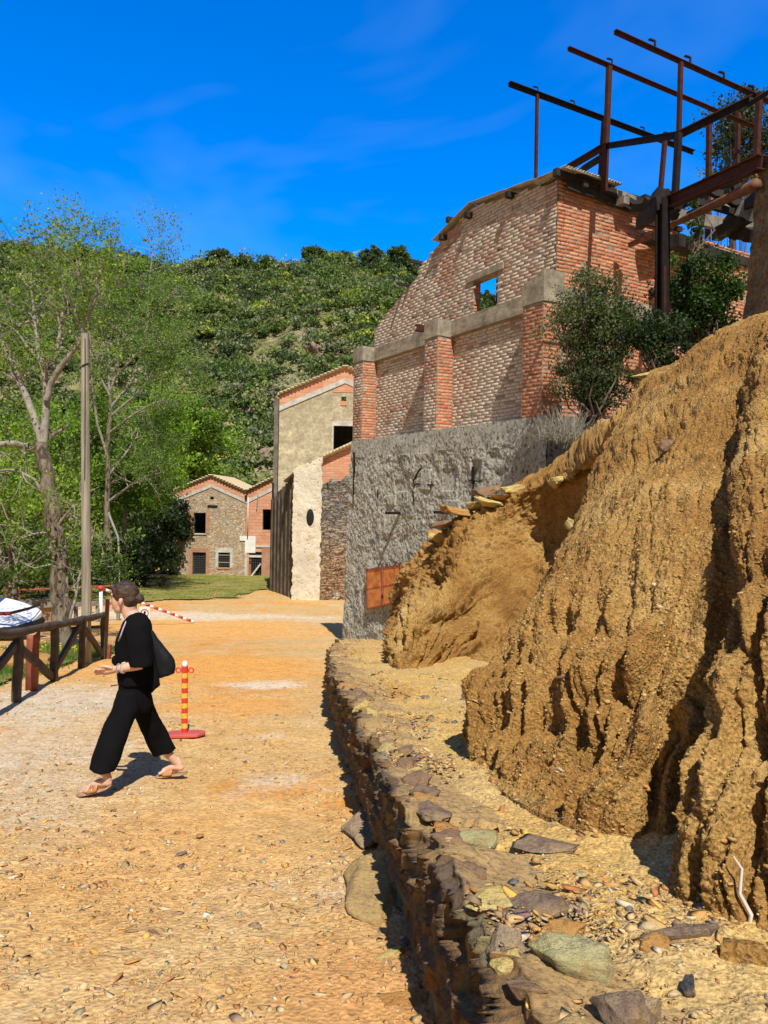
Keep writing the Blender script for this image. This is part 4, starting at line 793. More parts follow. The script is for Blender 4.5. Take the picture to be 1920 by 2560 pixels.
h1, tp1 = house("stone_house", "two storey rubble stone house with pink brick gable at the end of the lawn", g1, HY, 8, [hA, hB, hC, hD], M_RUB, lo)
def trim(root, x0, z0, x1, z1, m, name, th=.05, Y=HY, off=0): return MB().box(((x0+x1)/2, Y-th/2-off-.003, (z0+z1)/2), (abs(x1-x0), th, abs(z1-z0))).build(name, m, root)
def slope_band(root, pts, z_up, z_dn, m, name, th=.03, Y=HY):
    mb = MB()
    for (xa, za), (xb, zb) in zip(pts[:-1], pts[1:]): mb.prism([(xa, Y-.003, za-z_dn), (xb, Y-.003, zb-z_dn), (xb, Y-.003, zb-z_up), (xa, Y-.003, za-z_up)], (0, -th, 0))
    return mb.build(name, m, root)
slope_band(h1, g1, .0, .62, M_HOL, "brick_gable_band", .04); slope_band(h1, g1, .622, .86, M_CEM, "cement_band", .05)
for h, w_ in ((hA, .28), (hB, .24), (hC, .2)):
    for s in (0, 1): trim(h1, h[s]-(w_ if s == 0 else 0), h[2], h[s]+(w_ if s else 0), h[3]+.12, M_REDB if h is not hC else M_CEM, "window_surround", .03)
trim(h1, hC[0]-.25, hC[3], hC[1]+.25, hC[3]+.35, M_CEM, "window_lintel", .035); trim(h1, hC[0]-.05, hC[2]-.12, hC[1]+.05, hC[2], M_REDB, "window_sill", .06); trim(h1, hA[0]-.05, hA[2]-.08, hA[1]+.05, hA[2], M_CEM, "window_sill", .08)
trim(h1, hB[0]-.1, hB[3]-.02, hB[1]+.1, hB[3]+.28, M_REDB, "door_lintel", .036)
a = hole(545, 685, 568, 602); trim(h1, *[a[0], a[2], a[1], a[3]], M_DKST, "slot_strip", .04)  # dark strip on the wall in place of a slot
def grille(root, h, nx, nz, r=.008, Y=HY):
    mb = MB()
    for i in range(1, nx): x = h[0]+(h[1]-h[0])*i/nx; mb.bar((x, Y+.1, h[2]), (x, Y+.1, h[3]), r, r)
    for i in range(1, nz): z = h[2]+(h[3]-h[2])*i/nz; mb.bar((h[0], Y+.1, z), (h[1], Y+.1, z), r, r)
    return mb.build("wire_grille", M_MESH, root)
grille(h1, hB, 6, 11, .014); grille(h1, hC, 6, 6, .014)
for f in (.82, .34): z = hC[2]+(hC[3]-hC[2])*f; MB().box(((hC[0]+hC[1])/2, HY+.05, z), (hC[1]-hC[0], .04, .09)).build("cross_board", M_TIMB, h1)
MB().box(((hB[0]+hB[1])/2-.05, HY+.0, hB[2]+.1), (.9, .08, .12)).build("threshold_board", M_TIMB, h1)
MB().bar((g1[2][0], HY-.12, g1[2][1]-.25), (g1[2][0], HY-.12, g1[2][1]-.6), .16, .12).build("gutter_box", M_DKST, h1)
# right neighbour
g2 = [Hq(1084, 385), Hq(1500, 178), Hq(1900, 385)]; hE = hole(1310, 1480, 625, 915); hF = hole(1120, 1290, 1215, 1600); hF = (hF[0], hF[1], Hq(1120, 1580)[1], hF[3])
h2, tp2 = house("pink_brick_house", "two storey house with pink hollow brick front, right neighbour of the stone house", g2, HY, 8, [hE, hF], M_HOL, lo)
slope_band(h2, g2, .66, .92, M_CEM, "cement_band", .05)
a = Hq(1084, 1560); b = Hq(1240, 1200); trim(h2, a[0], lo-.5, Hq(1480, 0)[0], Hq(0, 1125)[1], m_hollow("old_small_brick", .25, .08, (.44, .19, .09), (.52, .28, .15)), "lower_wall", .03) if False else None
z0 = Hq(0, 1125)[1]
for x0_, x1_ in ((hF[1], Hq(1900, 0)[0]),): trim(h2, x0_, lo-.5, x1_, z0, M_REDB, "brick_pier", .04)
trim(h2, Hq(1238, 0)[0], z0, Hq(1900, 0)[0], z0+.16, M_CEM, "concrete_lintel", .08)
trim(h2, Hq(1085, 0)[0], Hq(0, 1205)[1], Hq(1230, 0)[0], Hq(0, 975)[1], M_WHT, "white_plaster_patch", .05); trim(h2, Hq(1010, 0)[0]+.0, Hq(0, 1040)[1], Hq(1084, 0)[0], Hq(0, 975)[1], M_WHT, "white_plaster_patch", .07)
trim(h2, Hq(1085, 0)[0], lo, Hq(1118, 0)[0], Hq(0, 1205)[1], M_CEM, "door_jamb", .05)
MB().tube([(Hq(1120, 0)[0], HY-.1, Hq(0, 440)[1]), (Hq(1120, 0)[0], HY-.1, Hq(0, 1000)[1])], .05, 8).build("downpipe", plain("pale_pipe", (.52, .52, .50), .6, .15, 4, 0), h2, smooth=True)
a = Hq(1245, 430); b = Hq(1230, 632); MB().bar((a[0], HY-.06, a[1]), (b[0], HY-.06, b[1]), .10, .06).build("steel_strip", M_MESH, h2)
MB().box(((hF[0]+hF[1])/2, HY+.0, hF[3]-.33), (hF[1]-hF[0], .06, .17)).build("cross_board", plain("pale_board", (.55, .53, .48), .8, .15, 4, .004), h2)
a = Hq(1130, 1572); b = Hq(1285, 1375); MB().bar((a[0], HY-.5, a[1]-.1), (b[0], HY-.12, b[1]), .10, .10).build("leaning_board", plain("pale_board_b", (.50, .49, .45), .8, .2, 4, .004), h2)
grille(h2, hF, 6, 10, .012)
# tall ochre building
TY = 45.0
def Tq(ix, iy, Y=TY): p = P(660+ix*.289, 880+iy*.289, Y); return float(p[0]), float(p[2])
def m_ochre():
    n = NM("peeling_ochre_plaster", .95, .1); v = n.vec((1, 1, 1)); sp_ = n.t.nodes.new("ShaderNodeSeparateXYZ"); n.L(n.tc, sp_.inputs[0])
    a = n.noise(1.3, 7, .72, n.vec((1, 1, 1.4))); hgt = n.math('ADD', n.math('MULTIPLY', sp_.outputs[2], -.024), .20); aa_ = n.math('ADD', a, hgt)
    c = n.ramp(aa_, [(.30, (.36, .30, .20)), (.42, (.46, .39, .25)), (.50, (.54, .47, .32)), (.60, (.74, .62, .36))])
    c = n.mix(n.ramp(n.noise(5, 5, .7), [(.40, .5), (.52, 0)]), c, (.24, .20, .14)); n.base(c); n.bump(a, .05).bump(n.noise(12, 5, .7), .02); return n.m
M_OCH = m_ochre(); g3 = [Tq(135, 378), Tq(705, 138), Tq(1275, 378)]; lo3 = -5.2
hG = (Tq(615, 0)[0], Tq(800, 0)[0], Tq(0, 900)[1]-1.0, Tq(0, 625)[1]); hH = (Tq(676, 0)[0], Tq(720, 0)[0], Tq(0, 412)[1], Tq(0, 372)[1])
h3, tp3 = house("ochre_building", "tall building with peeling ochre plaster and pink brick gable rising behind the lean-to", g3, TY, 9, [hG, hH], M_OCH, lo3)
h3['category'] = "building"
slope_band(h3, g3, .0, .62, m_hollow("hollow_brick_gable", .55, .32), "brick_gable_band", .04, TY); slope_band(h3, g3, .622, .93, M_CEM, "cement_band", .06, TY)
mb = MB(); xa, xb = Tq(600, 0)[0], Tq(810, 0)[0]; x1_, z1_ = g3[1]; mb.prism([(xa, TY-.003, Tq(0, 335)[1]), (xb, TY-.003, Tq(0, 335)[1]), (xb, TY-.003, z1_-1.15), (x1_, TY-.003, z1_-1.0), (xa, TY-.003, z1_-1.35)], (0, -.02, 0)); mb.build("gable_brickwork", M_HOL, h3)
for s in (0,): trim(h3, hG[0]-.12, hG[2], hG[0], hG[3]+.25, M_CEM, "window_surround", .06, TY)
trim(h3, hG[0], hG[3], hG[1], hG[3]+.3, M_CEM, "window_lintel", .05, TY); trim(h3, hH[0]-.04, hH[2]-.25, hH[1]+.04, hH[2], M_HOL, "vent_brick", .04, TY)
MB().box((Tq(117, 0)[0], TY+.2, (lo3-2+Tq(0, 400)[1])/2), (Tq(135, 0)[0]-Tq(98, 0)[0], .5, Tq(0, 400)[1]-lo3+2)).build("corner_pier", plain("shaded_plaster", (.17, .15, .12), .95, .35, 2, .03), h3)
MB().tube([Tq(86, 1130)[:1]+(TY-.4,)+Tq(86, 1130)[1:], Tq(80, 1800)[:1]+(TY-.4,)+Tq(80, 1800)[1:]], .06, 8).build("pipe", M_DKST, h3)
# lean-to in front
LY = 38.0
def Lq(ix, iy, Y=LY): p = P(660+ix*.289, 880+iy*.289, Y); return float(p[0]), float(p[2])
lt = thing("lean_to", "lean-to with cream plastered strip, dark schist wall and dark side boards, against the grey wall", "outbuilding", (Lq(400, 0)[0], LY, -3.6))
M_CRM = (lambda n: (n.base(n.mix(n.ramp(n.noise(1.6, 6, .7), [(.52, 0), (.64, .75)]), n.ramp(n.noise(.7, 5, .65), [(.3, (.50, .45, .35)), (.6, (.68, .62, .49))]), (.48, .38, .23))), n.bump(n.noise(2.2, 6, .7), .03).bump(n.noise(14, 5, .7), .02), n.m)[2])(NM("cream_plaster", .95, .1))
def m_schist():
    n = NM("dark_schist_masonry", .9, .15); v = n.vec((1, 1, 4.2)); wv = n.noise(2.2, 3, .5, dist=1.5); mxv = n.t.nodes.new("ShaderNodeVectorMath"); mxv.operation = 'ADD'; n.L(v, mxv.inputs[0]); n.L(wv, mxv.inputs[1])
    cell = n.vor(2.8, mxv.outputs[0], out='Color'); ed = n.vor(2.8, mxv.outputs[0], feat='DISTANCE_TO_EDGE'); sp_ = n.t.nodes.new("ShaderNodeSeparateXYZ"); n.L(n.tc, sp_.inputs[0])
    up = n.ramp(cell, [(0, (.10, .095, .09)), (.5, (.27, .24, .21)), (1, (.42, .33, .24))]); dn = n.ramp(cell, [(0, (.18, .11, .07)), (.5, (.38, .24, .14)), (1, (.50, .35, .21))])
    zf = n.ramp(n.math('MULTIPLY', sp_.outputs[2], .2), [(.35, 0), (.75, 1)]); c = n.mix(zf, dn, up); c = n.mix(n.ramp(n.noise(1.0, 6, .7), [(.60, 0), (.68, .8)]), c, (.60, .55, .44)); c = n.mix(n.ramp(ed, [(.01, .9), (.05, 0)]), c, (.09, .06, .045))
    n.base(c); n.bump(n.ramp(ed, [(0, 0), (.1, 1)]), .06).bump(n.noise(14, 5, .7), .04); return n.m
x0, xm, x1 = Lq(285, 0)[0], Lq(528, 0)[0], Lq(860, 0)[0]; zA = Lq(0, 1012)[1]; zB = Lq(0, 918)[1]; zC = Lq(0, 770)[1]; zg = -4.6
def roughwall(name, x0, x1, zf0, zf1, zb, m, Y, amp, seed, edge=.05, nx=120, nz=200, th=.4):
    U, W = np.meshgrid(np.linspace(0, 1, nx), np.linspace(0, 1, nz), indexing='ij'); X = x0+(x1-x0)*U; T = zf0+(zf1-zf0)*U; Z = zb+(T-zb)*W; Q = np.stack([X, 0*X+Y, Z], -1)
    Yd = Y-(fbm(Q, 1.6, 3, seed)-.4)*amp-(fbm(Q, 7, 3, seed+1)-.5)*amp*.6; X = X+(fbm(Q, 2.5, 3, seed+2)-.5)*edge*(np.exp(-U/.06)+np.exp(-(1-U)/.06)); V = np.stack([X, Yd, Z], -1).reshape(-1, 3)
    o = mesh(name, V, grid_faces(nx, nz), m, lt, smooth=True); s_ = o.modifiers.new("s", 'SOLIDIFY'); s_.thickness = th; s_.offset = 1; return o
roughwall("cream_wall", x0, xm, zA, zB+.05, zg, M_CRM, LY-.10, .05, 140, .10)
roughwall("schist_wall", xm-.1, x1, Lq(0, 1130)[1], Lq(0, 1060)[1], zg, m_schist(), LY+.25, .22, 150, .1)
MB().prism([(xm-.05, LY+.1, Lq(0, 1140)[1]), (x1, LY+.1, Lq(0, 1065)[1]), (x1, LY+.1, zC), (xm-.05, LY+.1, zB-.05)], (0, .3, 0)).build("brick_top", m_hollow("flat_hollow_brick", .45, .13), lt)
rf = MB().prism([(xm-.0, LY-.1, zB+.0), (x1, LY-.1, zC+.05), (x1, LY-.1, zC+.17), (xm-.0, LY-.1, zB+.13)], (0, 6, 0)).build("roof", M_TILE, lt)
tt = MB()
for j in range(13):
    f = j/12; tt.tube([(xm+(x1-xm)*f, LY-.16, zB+.14+(zC-zB+.05)*f), (xm+(x1-xm)*(f+.09), LY-.16, zB+.16+(zC-zB+.05)*(f+.09))], [.09, .07], 7)
tt.build("edge_tiles", M_TILE, lt, parent=rf, smooth=True)
sd = np.array(Lq(140, 1190, 43.0)); q0 = Lq(150, 1110, 42.5); q1 = Lq(285, 1015, 38); 
nb = 18; mbd = MB(); A0 = np.array([Lq(288, 0)[0]+.02, LY+.25, 0]); A1 = np.array([Lq(104, 0, 43.5)[0], 43.5, 0])
for j in range(nb):
    f0 = j/nb; f1 = (j+.9)/nb; a = A0+(A1-A0)*f0; b = A0+(A1-A0)*f1; t_ = zA-.35-f0*1.3; bt = zg-.6-f0*.8
    mbd.prism([a+UZ*bt, b+UZ*(bt), b+UZ*(t_+RNG.uniform(-.12, .12)), a+UZ*(t_+RNG.uniform(-.1, .1))], (-.05-.05*(j % 3), .0, 0))
mbd.build("side_boards", plain("dark_side_boards", (.13, .10, .075), .9, .5, 2.5, .02), lt)
MB().prism([A0+UZ*(zg-1)+(.12, 0, 0), A1+UZ*(zg-1)+(.12, 0, 0), A1+UZ*(zA-1.5)+(.12, 0, 0), A0+UZ*(zA-.3)+(.12, 0, 0)], (.1, 0, 0)).build("side_wall", plain("dark_side_wall", (.09, .075, .06), .95, .3, 2, .02), lt)
V = []; nn2 = 60
a = np.array([Lq(285, 1015)[0]-.0, LY-.1, zA+.02]); b = np.array([Lq(150, 1115)[0]+.0, LY+.6, Lq(0, 1112)[1]])
for i in range(nn2):
    for j in range(4): V.append(a+(b-a)*(j/3)+np.array([0, .1+i*.09, .04*math.sin(i*1.2)]))
mesh("roof_sheet", V, [tuple(f) for f in grid_faces(nn2, 4)], plain("grey_sheet", (.33, .29, .24), .8, .3, 4, .01), lt, smooth=True).modifiers.new("s", 'SOLIDIFY').thickness = .03
hx, hz = Lq(408, 1430); MB().ball((hx, LY-.50, hz), (.20, .10, .44), 14, 10).build("hole_shade_oval", M_DARK, lt)  # dark oval laid on the plaster for the shade inside a hole
# ------------------------------------------------------------------ hillside
def ridge(x): return np.interp(x, [-400, -160, -95, -72, -55, -39, -30, -20, -11, 3, 6.6, 10, 22, 33, 60, 160], [32, 48, 50, 50.5, 48.5, 46.5, 47.5, 46.5, 49, 48.5, 45, 42.5, 40, 30, 18, 6])
def hill(x, y):
    q = np.stack([x, y, 0*x], -1); t = np.clip((y-64)/76, 0, 1); base = -5.0
    s = t*.82+.18*t*t*(3-2*t); z = base+(ridge(x)-3.2-base)*s-np.clip(y-140, 0, 400)*.45
    return z+(fbm(q, .035, 4, 200)-.5)*9*np.clip(t*4, 0, 1)*(1-.75*np.exp(-((y-140)/14)**2))+(fbm(q, .16, 4, 205)-.5)*3.0*np.clip(t*6, 0, 1)
def m_hill():
    n = NM("hill_ground", .95, .08); c = n.ramp(n.noise(.08, 6, .65), [(.35, (.16, .18, .06)), (.5, (.28, .25, .12)), (.62, (.34, .29, .19)), (.75, (.26, .20, .14))])
    c = n.mix(n.ramp(n.noise(.9, 5, .7), [(.4, .7), (.6, 0)]), c, (.05, .07, .02)); n.base(c); n.bump(n.noise(.8, 6, .7), .5); return n.m
gx = np.linspace(-150, 90, 300); gy = np.concatenate([np.linspace(58, 150, 160), np.linspace(152, 240, 12)]); X, Y = np.meshgrid(gx, gy, indexing='ij')
tag(mesh("hillside", np.stack([X, Y, hill(X, Y)], -1).reshape(-1, 3), grid_faces(len(gx), len(gy)), m_hill(), smooth=True), kind='structure')
M_LEAF = leafmat("foliage", trans=.30); M_LEAFB = leafmat("bright_foliage", trans=.42)
def shrubs(n, y0, y1, x0, x1, smin, smax, per, lsz):
    x = RNG.uniform(x0, x1, n); y = y0+(y1-y0)*RNG.uniform(0, 1, n)**.85; keep = (abs(x) < y*.60+4) ; x, y = x[keep], y[keep]; q = np.stack([x, y, 0*x], -1)
    dn = fbm(q, .07, 3, 210); kp = (dn > .42) | (RNG.uniform(0, 1, len(x)) < .5); x, y = x[kp], y[kp]; z = hill(x, y); m = len(x); s = RNG.uniform(smin, smax, m)*RNG.choice([.7, 1, 1.3], m)
    pal = np.array([(.11, .165, .045), (.15, .20, .06), (.07, .105, .045), (.21, .27, .07), (.30, .30, .16), (.38, .42, .07), (.20, .23, .14), (.46, .46, .07)]); pw = np.array([5, 6, 5, 5, 3, 1.2, 4, .25]); pw /= pw.sum()
    pc = pal[RNG.choice(len(pal), m, p=pw)]
    sub = 7; cc = []; rr = []; kk = []
    for k in range(sub):
        o = RNG.normal(size=(m, 3))*np.array([.42, .42, .28]); o[:, 2] = abs(o[:, 2])*.9+.25; cc.append(np.stack([x, y, z], 1)+o*s[:, None]); rr.append(s*RNG.uniform(.28, .55, m)); kk.append(pc)
    cc = np.concatenate(cc); rr = np.concatenate(rr); kk = np.concatenate(kk); M = len(cc); pn = per//sub
    d = RNG.normal(size=(M, pn, 3)); d /= np.linalg.norm(d, axis=2)[..., None]; d[..., 2] = np.abs(d[..., 2])*.9-.15
    pts = (cc[:, None]+d*rr[:, None, None]*RNG.uniform(.75, 1.05, (M, pn, 1))).reshape(-1, 3)
    col = np.repeat(kk, pn, 0)*RNG.uniform(.65, 1.35, (M*pn, 1)); V, F, K = leaves(pts, lsz, col, 1.5); return V, F, K
A = shrubs(5200, 63, 146, -92, 30, 1.0, 2.5, 140, .30)
o = mesh("hillside_scrub", *A[:2], M_LEAF, col=A[2]); tag(o, "dense green Mediterranean scrub covering the whole hillside", kind='stuff')
def tree_mesh_leaves(c, r, n, size, base, var=.35, clumps=40, cr_=.28, shell=.3, warm=None):
    cc = blobs(clumps, c, r, shell); w_ = RNG.uniform(.5, 1.3, clumps); idx = RNG.choice(clumps, n, p=w_/w_.sum()); rr = np.array(r).mean()*cr_*RNG.uniform(.6, 1.4, clumps)
    d = RNG.normal(size=(n, 3))*.55; pts = cc[idx]+d*rr[idx][:, None]*np.array([1, 1, .8]); kb = RNG.uniform(1-var, 1+var, clumps)
    col = np.array(base)[None]*kb[idx][:, None]*RNG.uniform(.75, 1.3, (n, 1))
    if warm is not None: tt = (RNG.uniform(0, 1, clumps) < .3)[idx][:, None]*.7; col = col*(1-tt)+np.array(warm)*tt
    return leaves(pts, size, col, 1.7), cc
# skyline oaks
ORD = ['leftmost of all', 'second from the left', 'third from the left', 'fourth from the left', 'fifth from the left', 'sixth from the left', 'seventh from the left', 'eighth from the left', 'middle one', 'eighth from the right', 'seventh from the right', 'sixth from the right', 'fifth from the right', 'fourth from the right', 'last before the brick gable', 'seen through the gable window', 'rightmost of all']
M_BARK = plain("grey_bark", (.20, .16, .12), .95, .45, 9, .02)
proto = None
for k, (px, s, hue) in enumerate(((18, 1.0, 0), (60, 1.1, 1), (205, 1.2, 0), (340, 1.0, 1), (500, .9, 0), (545, 1.3, 0), (600, 1.0, 1), (655, 1.15, 0), (700, .8, 1), (775, 1.35, 1), (850, .8, 1), (915, 1.25, 0), (985, 1.45, 0), (1020, 1.1, 1), (1046, .9, 0), (1195, 1.3, 0), (1250, 1.2, 0))):
    Yk = 136; x = (px-960)/1850*Yk; z = float(hill(np.array([x]), np.array([Yk]))[0])
    if proto is None:
        proto = thing("oak_tree", "dark round evergreen oak on the hill skyline", "tree", (x, Yk, z), "evergreen oaks along the hill skyline")
        (V, F, K), _ = tree_mesh_leaves((x, Yk, z+2.1), (2.1, 2.1, 1.7), 2600, .30, (.085, .125, .042), clumps=30); mesh("crown", V, F, M_LEAF, proto, col=K)
        MB().tube([(x, Yk, z-1), (x+.1, Yk, z+2)], [.25, .12], 6).build("trunk", M_BARK, proto); r = proto
    else:
        r = proto.copy(); C.objects.link(r)
        for ch in list(proto.children): c = ch.copy(); C.objects.link(c); c.parent = r
        r.location = (x, Yk, z)
    r['label'] = f"dark evergreen oak on the hill skyline, {ORD[k]}"
    s *= .8; r.scale = (s, s, s*(1.0+.1*hue)); r.rotation_euler = (0, 0, k*1.7)
def HG(px, py):
    v = ray(px, py); Yq = 62.0
    while Yq < 150:
        q = v*(Yq/v[1])
        if q[2]+CZ < hill(np.array([q[0]]), np.array([Yq]))[0]: break
        Yq += .25
    return q+np.array([0, 0, CZ])
# rock outcrops on the hill
RKM = m_rock("outcrop_rock", (.22, .15, .12), (.36, .28, .21), (.30, .15, .09))
for lb, px, py, cnt, sc_ in (("broad pale crag high on the slope behind the tall ochre building", 800, 885, 7, 2.4), ("dark brown outcrop directly above the ochre building's roof", 880, 900, 6, 2.2), ("reddish brown rock face beside the ochre building's left edge", 668, 1010, 8, 2.0),
      ("pinkish crag among shrubs between the trees and the ochre building", 575, 1085, 7, 1.9), ("dark rock mass just above the stone house's roof valley", 668, 1150, 6, 1.6), ("small pale rock patch high on the slope, left of the skyline gap", 560, 760, 5, 2.2), ("grey crag near the ridge close to the brick gable", 940, 730, 5, 1.8)):
    c0 = HG(px, py); Vs = []; Fs = []; n0 = 0
    for k in range(cnt):
        o = rock("tmp", None, (0, 0, 0), (sc_*RNG.uniform(.7, 1.5), sc_*RNG.uniform(.6, 1.2), sc_*RNG.uniform(.7, 1.6)), RNG.uniform(0, 3), RNG.uniform(-.4, .4), 'brown', int(px)+k)
        v = np.array([x.co[:] for x in o.data.vertices]); f = np.array([x.vertices[:] for x in o.data.polygons]); off = RNG.normal(size=3)*np.array([sc_*.5, sc_*.35, sc_*.4]); q = c0+off; q[2] = hill(np.array([q[0]]), np.array([q[1]]))[0]+.15*sc_
        v = v+(fbm(v+px, .9, 4, 5)[:, None]-.5)*sc_*.5*np.sign(v); Vs.append(v+q); Fs.append(f+n0); n0 += len(v); bpy.data.objects.remove(o)
    tag(mesh("rock_outcrop", np.concatenate(Vs), np.concatenate(Fs), RKM), lb, "rock")

# ------------------------------------------------------------------ branching trees
def grow(mb, p, d, L, r, depth, tips, spread=.6, up=.03, kids=(2, 4), seg=4, col=None):
    pts = [p]; rr = [r]; q = p.copy(); dd = d.copy()
    for k in range(seg):
        dd = dd+RNG.normal(size=3)*.16+np.array([0, 0, up*.3]); dd /= np.linalg.norm(dd); q = q+dd*L/seg; pts.append(q.copy()); rr.append(r*(1-.62*(k+1)/seg))
    mb.tube(pts, rr, 5 if depth > 1 else 4, cap=False)
    if depth <= 1: tips.append(q)
    if depth <= 2: tips.append(pts[len(pts)//2])
    if depth > 0:
        for _ in range(RNG.integers(*kids)):
            k = RNG.integers(1, seg+1); nd = dd*.8+RNG.normal(size=3)*spread+np.array([0, 0, up]); nd /= np.linalg.norm(nd)
            grow(mb, pts[k].copy(), nd, L*RNG.uniform(.55, .8), max(rr[k]*.75, .004), depth-1, tips, spread, up, kids, seg)
def J(ix, iy, Y): return P(ix*.4339, 540+iy*.4339, Y)
T1Y = 16.6; b0 = G(157, 1626)
t1 = thing("old_tree", "large old tree with rough forked grey trunk, half bare, behind the wooden fence", "tree", b0); T1Y = b0[1]
mb = MB(); tips = []
def limb(pts, r0, r1, Y, dy=0, seed_depth=3, n=14, L=.8, rgh=.10, mb_=None, tp=None, sp=.6):
    Q = [J(a, b, Y+dy*k/(len(pts)-1)) for k, (a, b) in enumerate(pts)]; rr = np.linspace(r0, r1, len(Q)); Q2 = []; R2 = []
    for k in range(len(Q)-1):
        for f in (0, .33, .66): Q2.append(Q[k]+(Q[k+1]-Q[k])*f+RNG.normal(size=3)*r1*.35*(f > 0)); R2.append(rr[k]+(rr[k+1]-rr[k])*f)
    Q2.append(Q[-1]); R2.append(rr[-1]); (mb_ or mb).tube(Q2, R2, 12 if r0 > .1 else 7, rough=rgh, cap=False)
    for _ in range(n):
        k = RNG.integers(len(Q2)//3, len(Q2)); d = Q2[k]-Q2[k-1]; d = d/np.linalg.norm(d)*.5+RNG.normal(size=3)*sp+np.array([0, 0, .1]); d /= np.linalg.norm(d); grow(mb_ or mb, Q2[k].copy(), d, L*RNG.uniform(.6, 1.3), R2[k]*.5+.006, seed_depth, tp if tp is not None else tips)
m0 = MB()
limb([(372, 2520), (352, 2300), (345, 2150), (335, 1950), (315, 1800), (295, 1650), (275, 1500), (255, 1400), (240, 1300)], .205, .135, T1Y, 0, 1, 3, .8, .10, m0)
limb([(240, 1320), (205, 1180), (150, 1040), (95, 900), (40, 780), (0, 720), (-60, 640)], .095, .03, T1Y, .6, 3, 12)
limb([(245, 1330), (262, 1180), (268, 1000), (250, 860), (215, 720), (200, 600), (185, 450), (180, 330)], .10, .015, T1Y, .5, 3, 12)
limb([(268, 1060), (300, 950), (345, 870), (420, 780), (465, 720), (480, 640), (515, 560), (550, 470), (560, 380), (600, 280)], .075, .015, T1Y, -.5, 3, 12)
limb([(290, 920), (320, 800), (345, 680), (362, 560), (365, 400), (345, 300), (300, 260)], .055, .015, T1Y, .4, 3, 8)
limb([(165, 1325), (90, 1310), (0, 1316), (-90, 1340)], .08, .05, T1Y, -.4, 2, 3); limb([(250, 1600), (200, 1520), (130, 1480), (60, 1460), (-20, 1470)], .04, .015, T1Y, -.3, 2, 5)
limb([(310, 1850), (250, 1825), (190, 1835), (110, 1790), (40, 1740), (0, 1640)], .035, .01, T1Y, -.5, 2, 5); limb([(320, 1800), (380, 1720), (430, 1670), (475, 1660)], .035, .012, T1Y, -.2, 2, 4)
limb([(380, 2200), (385, 2050), (380, 1950), (360, 1850)], .05, .03, T1Y, .2, 1, 3); limb([(400, 2320), (440, 2180), (455, 2080), (490, 1980)], .04, .015, T1Y, .3, 2, 4); limb([(330, 2000), (200, 2030), (90, 1980), (0, 1960)], .02, .01, T1Y, -.6, 1, 4)
m0.build("trunk", M_BARK2 if False else (lambda n: (n.base(n.mix(n.ramp(n.noise(9, 6, .7, n.vec((1, 1, .25))), [(.42, .85), (.56, 0)]), (.25, .205, .155), (.055, .042, .03))), n.bump(n.noise(10, 6, .7, n.vec((1, 1, .25))), .05), n.m)[2])(NM("cracked_bark", .95, .1)), t1, smooth=True)
M_TWIG = plain("pale_twigs", (.27, .24, .20), .9, .4, 8, .003); mb.build("branches", M_TWIG, t1, smooth=True)
def tipleaves(tips, n, size, spread, col, name, root, m=M_LEAFB, frac=1.0):
    T_ = np.array(tips); T_ = T_[RNG.uniform(0, 1, len(T_)) < frac]; k = RNG.choice(len(T_), n); pts = T_[k]+RNG.normal(size=(n, 3))*spread; kb = RNG.uniform(.6, 1.4, len(T_))[k][:, None]
    V, F, K = leaves(pts, size, np.array(col)[None]*kb*RNG.uniform(.75, 1.25, (n, 1)), 1.7); return mesh(name, V, F, m, root, col=K)
tipleaves(tips, 8000, .045, .11, (.19, .28, .04), "crown", t1, frac=.45)
# second tree, right of the pole
b1 = G(270, 1484); t2 = thing("leafy_tree", "tall slender tree with fresh green leaves and pale bare twigs, right of the telephone pole", "tree", b1); mb = MB(); tips = []; m0 = MB(); Y2 = b1[1]
limb([(618, 2330), (622, 2100), (630, 1950), (615, 1800), (618, 1600), (622, 1400), (628, 1200), (640, 1000)], .20, .10, Y2, 0, 1, 2, 1, .12, m0)
for pts in ([(635, 1050), (620, 850), (600, 650), (590, 480), (560, 250), (520, 120)], [(640, 1000), (700, 800), (720, 600), (700, 420), (720, 260), (760, 130)], [(640, 1100), (760, 950), (830, 760), (850, 560), (860, 380), (880, 200), (930, 110)], [(630, 1250), (760, 1150), (880, 1080), (1000, 1050)],
            [(625, 1400), (560, 1200), (530, 950), (520, 700), (480, 480), (440, 250), (400, 120)], [(620, 1500), (700, 1400), (790, 1280), (900, 1255), (980, 1275)], [(618, 1650), (740, 1560), (830, 1500), (930, 1480)], [(650, 950), (780, 800), (900, 720), (1000, 760), (1080, 640)],
            [(640, 1050), (560, 900), (640, 700), (680, 500)], [(620, 1700), (680, 1850), (690, 2050), (675, 2330)], [(640, 1150), (760, 1050), (900, 900), (1000, 880)], [(650, 900), (800, 640), (950, 480), (1010, 420)]):
    limb(pts, .075, .015, Y2, RNG.uniform(-2, 2), 3, 11, 1.25)
m0.build("trunk", bpy.data.materials["cracked_bark"], t2, smooth=True); mb.build("branches", M_TWIG, t2, smooth=True)
tipleaves(tips, 27000, .07, .18, (.16, .25, .04), "crown", t2, frac=.6)
